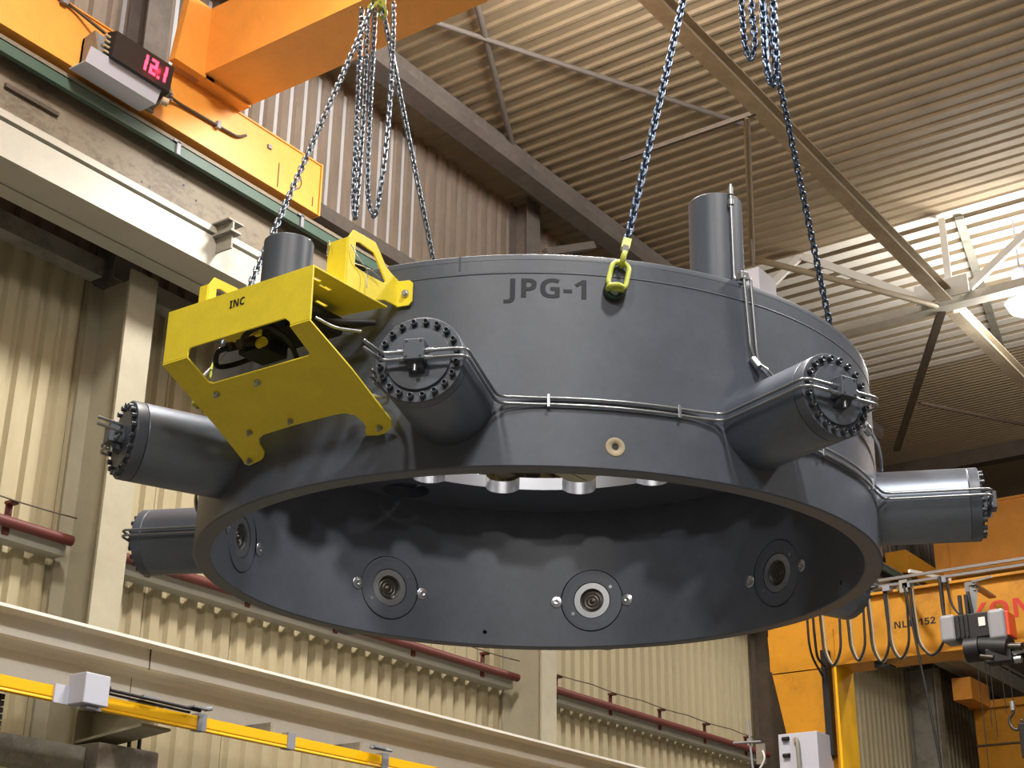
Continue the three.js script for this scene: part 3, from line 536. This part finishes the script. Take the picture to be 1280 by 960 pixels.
// ------------------------------------------------------------------ yellow sheet-metal frame on the ring
{
  const O = V(-2.0, 0.165, 0), w = toWorld(O);
  const t = thing('valve_guard', 'bright yellow folded sheet metal frame bolted to the ring at the left, lettered INC', 'guard frame', [w.x, w.y, w.z]); t.quaternion.copy(RQ); frames.add(t);
  const P = (n, g, m = M.yellow, par = t) => part(n, g.translate(-O.x, -O.y, -O.z), m, par, true);
  const T = 0.008;
  // front panel, in (z, y), facing -x
  const front = shape([[-0.385, 0.447], [-0.247, 0.447], [-0.245, 0.47], [-0.235, 0.482], [0.27, 0.482], [0.297, 0.46], [0.3, 0.447], [0.4, 0.447], [0.395, 0.672], [-0.385, 0.672]]);
  P('front_panel', boxUV(extr(front, T, 0.001).applyMatrix4(new THREE.Matrix4().makeBasis(V(0, 0, 1), V(0, 1, 0), V(-1, 0, 0)).setPosition(-2.054, 0, 0))));
  const s = V(0.872, -0.489, 0), F = V(-2.06, 0.447, 0), nrm = V(-0.489, -0.872, 0);
  const slope = shape([[0, -0.385], [0.165, -0.378], [0.331, -0.37], [0.53, -0.372], [0.556, -0.378], [0.568, -0.36], [0.556, -0.285], [0.545, -0.262], [0.522, -0.24], [0.478, -0.232], [0.452, -0.215], [0.438, -0.18], [0.43, 0.0], [0.43, 0.214], [0.436, 0.262], [0.456, 0.294], [0.49, 0.306], [0.517, 0.304], [0.54, 0.285], [0.56, 0.278], [0.573, 0.3], [0.571, 0.365], [0.55, 0.412], [0.516, 0.43], [0.25, 0.424], [0, 0.4], [0, 0.3], [0.132, 0.3], [0.144, 0.286], [0.144, -0.222], [0.134, -0.237], [0, -0.245]]);
  P('sloped_panel', boxUV(extr(slope, T, 0.001).applyMatrix4(new THREE.Matrix4().makeBasis(s, V(0, 0, 1), s.clone().cross(V(0, 0, 1))).setPosition(F))));
  // top panel with a curved inner edge and slots
  const arc = []; for (let z = 0.395; z >= -0.386; z -= 0.06) arc.push([-Math.sqrt(1.68 ** 2 - z * z), -z]);
  const slot = (x, z) => [[x - 0.03, -z - 0.008], [x + 0.03, -z - 0.008], [x + 0.03, -z + 0.008], [x - 0.03, -z + 0.008]];
  P('top_panel', boxUV(extr(shape([[-2.06, 0.385], [-2.06, -0.395], ...arc], [slot(-1.98, 0.33), slot(-1.9, 0.31), slot(-1.8, 0.14), slot(-1.8, 0.2)]), T, 0.001).rotateX(-Math.PI / 2).translate(0, 0.664, 0)));
  // side brackets with windows, end flanges and wall tabs
  const sideShape = () => shape([[-1.872, 0.672], [-1.876, 0.872], [-1.85, 0.914], [-1.72, 0.917], [-1.688, 0.885], [-1.65, 0.842], [-1.62, 0.826], [-1.556, 0.806], [-1.556, 0.695], [-1.643, 0.695], [-1.7, 0.672]], [[[-1.833, 0.762], [-1.836, 0.868], [-1.812, 0.878], [-1.724, 0.87], [-1.642, 0.776], [-1.655, 0.762], [-1.773, 0.758]]]);
  for (const [z, q] of [[0.388, 1], [-0.378, -1]]) {
    const b = P('side_bracket', boxUV(extr(sideShape(), T, 0.001).translate(0, 0, z - T / 2)));
    P('bracket_flange', box(-1.88, -1.872, 0.675, 0.872, z - (q > 0 ? 0.1 : 0.05), z, 0.003), M.yellow);
    const tx = V(0.24, 0, q * 0.97), tn = V(-0.97, 0, q * 0.24);
    const tb = extr(shape([[0, 0.693], [0.052, 0.693], [0.066, 0.71], [0.066, 0.79], [0.05, 0.804], [0, 0.806]]), T, 0.001).applyMatrix4(new THREE.Matrix4().makeBasis(tx, V(0, 1, 0), tx.clone().cross(V(0, 1, 0))).setPosition(-1.562, 0, z));
    P('wall_tab', boxUV(tb));
    const hx = V(-1.562, 0.745, z).addScaledVector(tx, 0.036);
    P('bolt', merge([rod(hx.clone().addScaledVector(tn, -0.01), hx.clone().addScaledVector(tn, 0.014), 0.0165, 14), rod(hx.clone().addScaledVector(tn, 0.01), hx.clone().addScaledVector(tn, 0.024), 0.011, 6)]), M.bright);
  }
  P('rib', box(-1.75, -1.735, 0.672, 0.76, -0.2, 0.2, 0.003));
  for (const [a, b] of [[0.194, -0.237], [0.192, -0.013], [0.406, -0.227], [0.403, -0.001], [0.54, -0.335], [0.535, 0.365]]) {
    const c = F.clone().addScaledVector(s, a).add(V(0, 0, b));
    P('bolt', merge([rod(c.clone().addScaledVector(nrm, -0.006), c.clone().addScaledVector(nrm, 0.003), 0.0165, 14), rod(c.clone().addScaledVector(nrm, 0.003), c.clone().addScaledVector(nrm, 0.018), 0.0125, 6), rod(c.clone().addScaledVector(nrm, 0.018), c.clone().addScaledVector(nrm, 0.032), 0.007, 10)]), M.steel);
  }
  const g = letters('INC', 0.08, 0.032).applyMatrix4(new THREE.Matrix4().makeBasis(V(0, 0, 1), V(0, 1, 0), V(-1, 0, 0)).setPosition(-2.0625, 0.598, -0.034)); g.computeVertexNormals();
  P('lettering', g, M.blackPrint).userData = { label: 'small stencilled letters INC' };
  // thin wire loops round the right bracket
  P('tie_wire', merge([new THREE.TorusGeometry(0.03, 0.0022, 6, 24).rotateY(0.9).translate(-1.89, 0.84, 0.3), sweep(smooth([V(-1.87, 0.84, 0.4), V(-1.83, 0.79, 0.41), V(-1.78, 0.76, 0.41), V(-1.775, 0.69, 0.41)], 16), 0.0022, 5), sweep(smooth([V(-1.87, 0.85, 0.29), V(-1.84, 0.81, 0.33), V(-1.76, 0.78, 0.4), V(-1.7, 0.762, 0.41)], 16), 0.0022, 5)]), M.steel);

  const vw = toWorld(V(-1.8, 0.5, 0.05));
  const v = thing('valve_bank', 'black hydraulic valves and looping hoses seen through the opening of the yellow frame', 'valves', [vw.x, vw.y, vw.z]); v.quaternion.copy(RQ); frames.add(v);
  const Q = (n, gg, m) => part(n, gg.translate(1.8, -0.5, -0.05), m, v, true);
  Q('valve_body', box(-1.9, -1.72, 0.545, 0.62, -0.02, 0.25, 0.006), M.black);
  Q('valve_body', box(-1.88, -1.74, 0.5, 0.57, -0.16, -0.02, 0.006), M.black);
  for (const z of [0.02, 0.1, 0.18]) Q('solenoid', merge([rod(V(-1.91, 0.57, z), V(-2.0, 0.55, z), 0.026, 16), rod(V(-2.0, 0.55, z), V(-2.015, 0.547, z), 0.014, 10)]), M.black);
  for (const z of [-0.12, -0.06]) Q('connector', merge([rod(V(-1.82, 0.56, z), V(-1.95, 0.5, z), 0.016, 12), rod(V(-1.95, 0.5, z), V(-1.97, 0.49, z), 0.021, 6)]), M.steelDark);
  Q('hose', sweep(smooth([V(-1.95, 0.5, -0.12), V(-1.99, 0.47, -0.15), V(-1.95, 0.44, -0.2), V(-1.85, 0.48, -0.22), V(-1.75, 0.55, -0.12)], 24), 0.011, 8), M.rubber);
  Q('hose', sweep(smooth([V(-1.95, 0.5, -0.06), V(-2.0, 0.5, 0.0), V(-1.98, 0.53, 0.08), V(-1.9, 0.5, 0.12), V(-1.75, 0.47, 0.05)], 24), 0.011, 8), M.rubber);
  Q('hose', sweep(smooth([V(-1.85, 0.56, 0.24), V(-1.84, 0.53, 0.36), V(-1.74, 0.55, 0.42), V(-1.7, 0.58, 0.36), V(-1.72, 0.58, 0.25)], 24), 0.013, 8), M.rubber);
  Q('hose', sweep(smooth([V(-1.87, 0.56, -0.1), V(-1.86, 0.53, -0.02), V(-1.9, 0.59, 0.0), V(-1.88, 0.6, -0.12)], 24), 0.009, 8), M.rubber);
  Q('hose_tag', rod(V(-1.88, 0.52, -0.045), V(-1.89, 0.52, -0.01), 0.02, 12), M.yellow); Q('hose_tag', box(-1.975, -1.955, 0.505, 0.53, 0.02, 0.045), M.yellow);
  Q('pipe', pipe([V(-1.93, 0.53, 0.3), V(-1.87, 0.5, 0.34), V(-1.8, 0.49, 0.42)], 0.007, 0.03), M.tube);
  Q('pipe', pipe([V(-1.64, 0.3, -0.22), V(-1.65, 0.6, -0.22), V(-1.62, 0.75, -0.24)], 0.007, 0.03), M.tube);
}

// ------------------------------------------------------------------ orange bridge crane overhead
{
  const t = thing('bridge_crane', 'orange overhead bridge crane on the high wall runway at the top left', 'bridge crane', [7.77, 8.69, -8.9]);
  part('end_carriage', alongX([[-9.28, 8.7], [-8.9, 8.7], [-8.9, 8.712], [-8.908, 8.712], [-8.908, 9.245], [-8.895, 9.245], [-8.895, 9.26], [-9.28, 9.26]], 2.5, 9.19), M.orange, t);
  part('end_plate', box(9.18, 9.2, 8.69, 9.265, -9.29, -8.89), M.orange, t);
  part('buffer', rod(V(9.2, 8.95, -9.08), V(9.3, 8.95, -9.08), 0.06, 16), M.black, t);
  part('girder', box(7.48, 8.08, 9.3, 10.0, -8.78, 9.0), M.orange, t);
  part('saddle', alongY([[7.5, -8.76], [8.06, -8.76], [8.06, -9.25], [7.5, -9.25]], 9.26, 9.6), M.orange, t);
  part('stiffener', [alongZ([[7.13, 9.262], [7.6, 9.262], [7.6, 10.0], [7.22, 10.0]], -8.84, -8.76)], M.orange, t);
  part('girder', box(3.3, 3.9, 9.3, 10.0, -8.78, 9.0), M.orange, t);
  for (const z of [-5.09, -2.69]) part('trolley', [box(3.4, 7.98, 10.02, 10.12, z - 0.3, z - 0.22), box(3.4, 7.98, 10.02, 10.12, z + 0.22, z + 0.3), rod(V(5.35, 10.16, z), V(5.95, 10.16, z), 0.13, 18)], M.orange, t);
  part('wheel_seam', [new THREE.TorusGeometry(0.1, 0.006, 6, 24, 2.4).rotateZ(-1.2).translate(8.83, 8.93, -8.905), rod(V(8.62, 8.74, -8.905), V(8.62, 9.0, -8.905), 0.005, 6), rod(V(9.1, 8.76, -8.905), V(9.1, 8.86, -8.905), 0.006, 6)], M.brownSteel, t);
  for (const g of [pipe([V(5.2, 9.32, -8.885), V(6.15, 9.22, -8.885), V(6.42, 9.1, -8.8)], 0.014, 0.1), pipe([V(6.98, 8.93, -8.8), V(7.3, 8.95, -8.885), V(8.05, 8.98, -8.885), V(8.15, 9.05, -8.885)], 0.014, 0.08)]) part('cable', g, M.brownSteel, t);
  for (const g of [box(6.0, 6.06, 9.2, 9.29, -8.9, -8.86), box(7.2, 7.24, 8.92, 8.99, -8.9, -8.86), box(7.78, 7.82, 8.94, 9.01, -8.9, -8.86), box(8.45, 8.5, 9.08, 9.12, -8.91, -8.89)]) part('cable_clip', g, M.grey, t);

  const d = thing('load_display', 'black load display with glowing red digits 12.1 on the orange end carriage', 'display', [6.65, 8.85, -8.75]);
  part('face_plate', box(6.3, 6.43, 8.72, 9.02, -8.76, -8.745), M.grey, d);
  part('bracket', [alongX([[-8.893, 8.68], [-8.893, 9.0], [-8.75, 9.03], [-8.66, 8.76]], 6.27, 6.31), box(6.27, 7.06, 8.7, 9.0, -8.893, -8.87), alongX([[-8.893, 8.72], [-8.893, 9.0], [-8.72, 9.03], [-8.64, 8.8]], 7.02, 7.05)], M.gearbox, d);
  part('tray', [alongX([[-8.7, 8.655], [-8.69, 8.655], [-8.64, 8.775], [-8.65, 8.775]], 6.18, 6.93), box(6.18, 6.93, 8.65, 8.66, -8.89, -8.69)], M.lilac, d);
  part('housing', alongX([[-8.74, 8.775], [-8.6, 8.765], [-8.575, 9.005], [-8.7, 9.04]], 6.36, 6.985), M.black, d);
  [0, 1, 2, 3].forEach((i) => part('connector', rod(V(6.31, 8.82 + i * 0.05, -8.66), V(6.36, 8.82 + i * 0.05, -8.66), 0.014, 8), M.plug, d));
  part('lamp', rod(V(6.93, 8.66, -8.62), V(6.98, 8.655, -8.6), 0.035, 14), M.plug, d);
  // seven-segment digits on the sloping face
  const seg = { 1: 'bc', 2: 'abged' }, H = 0.12, W = 0.07, k = 0.024;
  const cells = { a: [0, H, W, k], d: [0, 0, W, k], g: [0, H / 2, W, k], b: [W - k, H / 2, k, H / 2 + k], c: [W - k, 0, k, H / 2 + k], f: [0, H / 2, k, H / 2 + k], e: [0, 0, k, H / 2 + k] };
  const at = (x, y) => [6.0 + x, y];
  const digits = []; const put = (ch, x) => { const geos = []; for (const c of seg[ch]) { const [a, b, w, h] = cells[c]; geos.push(new THREE.BoxGeometry(w, h, 0.004).translate(x + a + w / 2 + (b + h / 2) * 0.1, 0.055 + b + h / 2, 0.002)); } digits.push(merge(geos)); };
  put('1', 0.26); put('2', 0.365); put('1', 0.475); digits.push(new THREE.BoxGeometry(k, k, 0.004).translate(0.368 + W + 0.03, 0.062, 0.002));
  const tilt = new THREE.Matrix4().makeBasis(V(1, 0, 0), V(0, 0.9946, 0.1036), V(0, -0.1036, 0.9946)).setPosition(6.37, 8.765, -8.599);
  digits.forEach((g) => part('digit', boxUV(g).applyMatrix4(tilt), M.digit, d));
  const l = new THREE.PointLight('#ff2a4a', 0.25, 0, 2); l.position.set(0.2, 0.05, 0.2); l.castShadow = true; d.add(l);
}
{ // the second crane on the same runway, far away
  const t = thing('bridge_crane', 'second orange bridge crane far behind the right cylinder and the jib crane', 'bridge crane', [26.3, 8.69, -8.9]);
  part('girder', [box(26, 26.6, 9.1, 10.27, -8.75, 9.0), box(25.96, 26.64, 9.06, 9.1, -8.75, 9.0), box(25.96, 26.64, 10.27, 10.31, -8.75, 9.0)], M.orange, t);
  part('end_panel', box(26.05, 26.55, 9.0, 10.3, -9.05, -8.75), M.orange, t);
  part('end_carriage', box(24.2, 28.4, 8.7, 9.1, -9.28, -8.9), M.amber, t);
  const u = thing('gantry_crane', 'far orange crane leg below the high runway at the bottom right corner', 'crane', [28.4, 0, -8.6]);
  part('leg', box(28, 28.7, 0, 6.98, -9.28, -7.6), M.amber, u);
  part('head_plate', box(27.9, 28.8, 6.98, 7.12, -9.35, -7.5), M.amber, u);
  part('seam_band', box(27.97, 28.73, 6.3, 6.33, -9.3, -7.58), M.brownSteel, u);
  part('cross_head', box(27.0, 28.0, 7.0, 7.4, -9.3, -8.95), M.orange, u);
}
// ------------------------------------------------------------------ yellow jib crane with hoist and festoon
{
  const t = thing('jib_crane', 'amber yellow jib crane with a tapering leg, lettered NL10152, at the bottom right', 'jib crane', [14.15, 0, -6.35]);
  part('leg', boxUV(extr(shape([[6.42, 0], [6.45, 3.6], [6.57, 4.27], [6.7, 4.93], [6.715, 5.25], [5.99, 5.25], [5.99, 0]].map(([a, b]) => [a, b])), 0.34).rotateY(Math.PI / 2).translate(14.0, 0, 0)), M.amber, t);
  part('lit_leg_face', box(13.96, 14.38, 0, 4.86, -5.99, -5.965), M.railYellow, t);  // brighter yellow than the leg: light on this side put into the colour
  part('base_plate', box(13.7, 14.6, 0, 0.04, -6.8, -5.6), M.amber, t);
  part('girder', box(14.02, 14.3, 4.89, 5.52, -6.715, 2.5), M.amber, t);
  part('bottom_flange', box(13.95, 14.37, 4.86, 4.89, -5.99, 2.5), M.amber, t);
  part('top_flange', box(13.97, 14.35, 5.52, 5.545, -6.72, 2.5), M.amber, t);
  part('joint_seam', box(14.0, 14.01, 4.85, 4.862, -6.7, -5.99), M.brownSteel, t);
  part('conduit', [box(13.9, 13.99, 3.98, 5.02, -6.1, -6.03), pipe([V(13.94, 4.0, -6.06), V(13.93, 3.88, -6.1), V(13.9, 3.84, -6.2), V(13.8, 3.83, -6.3)], 0.025, 0.08)], M.black, t);
  part('conduit_clip', box(13.88, 13.995, 4.16, 4.2, -6.14, -6.1), M.grey, t);
  const face = (g, x, y, z) => { g.applyMatrix4(new THREE.Matrix4().makeBasis(V(0, 0, 1), V(0, 1, 0), V(-1, 0, 0)).setPosition(x, y, z)); g.computeVertexNormals(); return g; };
  part('lettering', face(letters('NL10152', 0.42, 0.066), 14.018, 5.165, -5.345), M.blackPrint, t).userData = { label: 'small black lettering NL10152' };
  part('lettering', face(letters('KON', 0.58, 0.18), 14.018, 5.12, -4.565), M.redPrint, t).userData = { label: 'large red lettering' };
  part('end_clip', [box(14.0, 14.14, 4.8, 4.86, -5.58, -5.5), box(13.9, 14.05, 4.78, 4.8, -5.47, -5.38)], M.black, t);

  const r = thing('festoon_rail', 'grey double festoon rail carrying the cable loops above the yellow jib crane', 'rail', [13.5, 5.47, -4.5]);
  part('rail', [box(13.48, 13.51, 5.505, 5.53, -5.9, 2.0), box(13.48, 13.52, 5.445, 5.47, -5.9, 2.0)], M.festoon, r);
  for (const z of [-4.88, -2.9, -0.9]) part('arm', bar(V(13.47, 5.56, z - 0.06), V(14.02, 5.57, z + 0.14), rect(0.03, 0.03)), M.white, r);
  part('trestle', [bar(V(13.6, 5.48, -5.05), V(14.1, 5.56, -5.3), rect(0.05, 0.05)), box(13.46, 13.55, 5.36, 5.48, -5.05, -4.97)], M.greySteel, r);
  const loops = [[-5.9, -5.69, 4.755, 'first'], [-5.62, -5.44, 4.77, 'second'], [-5.4, -5.2, 4.73, 'third'], [-5.22, -5.0, 4.74, 'fourth'], [-4.96, -4.645, 4.735, 'fifth and widest']];
  for (const [z0, z1, y, nth] of loops) {
    const f = thing('festoon_cable', `${nth} hanging festoon cable loop from the jib crane leg`, 'cable', [13.5, 5.4, (z0 + z1) / 2], undefined);
    [['#17181c', 0, 0], ['#b9b2a2', 0.035, 0.012]].forEach(([c, dx, dz]) => { const w = z1 - z0; part('cable', sweep(smooth([V(13.49 + dx, 5.44, z0 + dz), V(13.49 + dx, 5.1, z0 + 0.012 + dz), V(13.49 + dx, y + 0.12, z0 + w * 0.14 + dz), V(13.49 + dx, y, z0 + w * 0.5), V(13.49 + dx, y + 0.12, z1 - w * 0.12 - dz), V(13.49 + dx, 5.1, z1 - 0.005 - dz), V(13.49 + dx, 5.44, z1 - dz)], 36), 0.0115, 6), c === '#17181c' ? M.rubber : M.plug, f); });
    part('cable_trolley', box(13.46, 13.55, 5.4, 5.45, z1 - 0.02, z1 + 0.05), M.grey, f);
  }
  tag(part('hoist_cable', sweep(smooth([V(13.5, 5.44, -4.6), V(13.48, 5.2, -4.57), V(13.45, 5.08, -4.5), V(13.42, 5.06, -4.45)], 20), 0.012, 6), M.rubber, scene), 'black cable dropping from the end of the festoon rail to the chain hoist', 'cable');
  tag(part('hoist_cable_001', sweep(smooth([V(13.4, 5.44, -4.63), V(13.37, 5.0, -4.6), V(13.33, 4.85, -4.5), V(13.33, 4.82, -4.4), V(13.34, 4.9, -4.34), V(13.35, 5.24, -4.36)], 24), 0.016, 6), M.rubber, scene), 'thick black cable looping under the body of the chain hoist', 'cable');
  tag(part('pendant_cable', sweep(smooth([V(13.46, 5.42, -5.0), V(13.46, 4.78, -4.925), V(13.46, 4.2, -4.86), V(13.46, 3.5, -4.8), V(13.46, 2.2, -4.74)], 24), 0.012, 6), M.rubber, scene), 'long thin pendant cable slanting down from the festoon rail to the bottom edge', 'cable');
  tag(part('leg_cable', sweep(smooth([V(13.6, 5.44, -6.02), V(13.62, 5.05, -6.02), V(13.7, 4.9, -6.04), V(13.88, 4.85, -6.05)], 18), 0.013, 6), M.rubber, scene), 'black cable dropping into the top of the conduit on the jib crane leg', 'cable');
  tag(part('leg_cable_001', sweep(smooth([V(13.6, 5.4, -6.08), V(13.66, 4.95, -6.09), V(13.88, 4.75, -6.08)], 18), 0.012, 6), M.rubber, scene), 'leftmost black cable hanging beside the conduit of the jib crane leg', 'cable');

  const h = thing('chain_hoist', 'black and grey electric chain hoist hanging on the yellow jib crane', 'hoist', [13.4, 5.0, -4.3]);
  part('left_cover', box(13.28, 13.52, 4.79, 5.045, -4.64, -4.5, 0.035), M.coverGrey, h);
  part('body', box(13.3, 13.52, 4.8, 5.03, -4.5, -4.19, 0.012), M.black, h);
  for (const z of [-4.46, -4.42, -4.38]) part('fin', box(13.285, 13.3, 4.82, 5.02, z - 0.008, z + 0.008), M.black, h);
  part('right_cover', box(13.26, 13.52, 4.75, 5.035, -4.19, -4.03, 0.04), M.coverGrey, h);
  part('end_cap', box(13.29, 13.5, 4.78, 5.01, -4.035, -4.0, 0.015), M.orangeCap, h);
  part('rating_plate', box(13.292, 13.3, 4.9, 4.98, -4.275, -4.215), M.white, h);
  part('motor', [rod(V(13.38, 4.74, -4.38), V(13.3, 4.67, -4.02), 0.095, 20), rod(V(13.36, 4.71, -4.43), V(13.36, 4.71, -4.3), 0.115, 20)], M.black, h);
  part('gear_case', box(13.25, 13.4, 4.54, 4.68, -4.24, -4.0, 0.02), M.black, h);
  part('brake_tube', rod(V(13.3, 4.7, -4.18), V(13.26, 4.66, -3.9), 0.035, 12), M.steelDark, h);
  part('brake_tube', rod(V(13.27, 4.62, -4.28), V(13.25, 4.59, -4.16), 0.022, 12), M.steelDark, h);
  part('hanger', bar(V(13.4, 5.02, -4.36), V(13.42, 5.3, -4.33), rect(0.035, 0.07)), M.festoon, h);
  part('trolley_plate', [box(13.38, 13.95, 5.31, 5.33, -4.36, -4.29), box(13.4, 13.48, 5.26, 5.35, -4.4, -4.3)], M.festoon, h);
  part('trolley_arm', bar(V(13.38, 5.34, -4.32), V(13.38, 5.36, -4.13), rect(0.02, 0.02)), M.festoon, h);
  for (const z of [-4.445, -4.385]) part('strap', box(13.34, 13.37, 5.0, 5.22, z - 0.015, z + 0.015), M.rubber, h);
  part('chain_guide', [rod(V(13.3, 4.62, -4.02), V(13.3, 4.64, -3.9), 0.026, 12), rod(V(13.3, 4.56, -3.99), V(13.3, 4.56, -3.93), 0.035, 14)], M.steel, h);
  for (const [z, y] of [[-4.33, 3.4], [-4.26, 4.0], [-4.22, 3.9], [-4.12, 4.1], [-4.05, 4.1]]) part('rope', rod(V(13.3, 4.58, z), V(13.3, y, z), 0.004, 6), M.black, h);
  const k = thing('hoist_hook', 'small steel load hook and black limit block under the chain hoist at the right edge', 'hook', [13.3, 4.1, -4.06]);
  part('hook', [sweep(smooth([V(13.3, 4.16, -4.06), V(13.3, 4.1, -4.06), V(13.3, 4.05, -4.1), V(13.3, 3.98, -4.09), V(13.3, 3.95, -4.04), V(13.3, 3.99, -4.0), V(13.3, 4.04, -3.995)], 24), 0.014, 8)], M.steelDark, k);
  part('swivel', rod(V(13.3, 4.12, -4.06), V(13.3, 4.2, -4.06), 0.022, 12), M.bright, k);
  part('limit_block', box(13.26, 13.36, 3.7, 4.0, -4.02, -3.9, 0.01), M.black, k);

  const b = thing('control_box', 'pale lilac grey control box with cable glands on the jib crane leg', 'control box', [13.75, 4.0, -6.25]);
  part('housing', box(13.6, 13.96, 3.75, 4.17, -6.47, -6.06, 0.006), M.lilac, b);
  for (const y of [4.12, 3.96]) part('gland', [box(13.57, 13.6, y - 0.015, y + 0.015, -6.42, -6.35), rod(V(13.585, y, -6.42), V(13.585, y, -6.35), 0.02, 10)], M.black, b);
  part('hose', [sweep(smooth([V(13.6, 4.11, -6.28), V(13.57, 4.1, -6.26), V(13.56, 4.0, -6.25), V(13.57, 3.8, -6.25), V(13.58, 3.5, -6.24)], 18), 0.02, 8)], M.greySteel, b);
  part('rosette', rod(V(13.6, 4.1, -6.28), V(13.57, 4.1, -6.28), 0.024, 14), M.plug, b);
  const s = thing('small_fixture', 'small round grey fixture with a cable left of the control box', 'fixture', [13.6, 4.0, -6.7]);
  part('plate', box(13.6, 13.62, 3.9, 4.1, -6.72, -6.62, 0.006), M.gearbox, s);
  part('stem', rod(V(13.6, 4.13, -6.96), V(13.6, 4.12, -6.66), 0.012, 8), M.grey, s);
  part('cable', sweep(smooth([V(13.59, 4.03, -6.64), V(13.58, 3.95, -6.62), V(13.58, 3.85, -6.68), V(13.58, 3.78, -6.78)], 16), 0.01, 6), M.white, s);
  part('pole', rod(V(13.62, 3.0, -6.72), V(13.62, 4.35, -6.8), 0.012, 8), M.grey, s);
}
renderer.render(scene, camera);
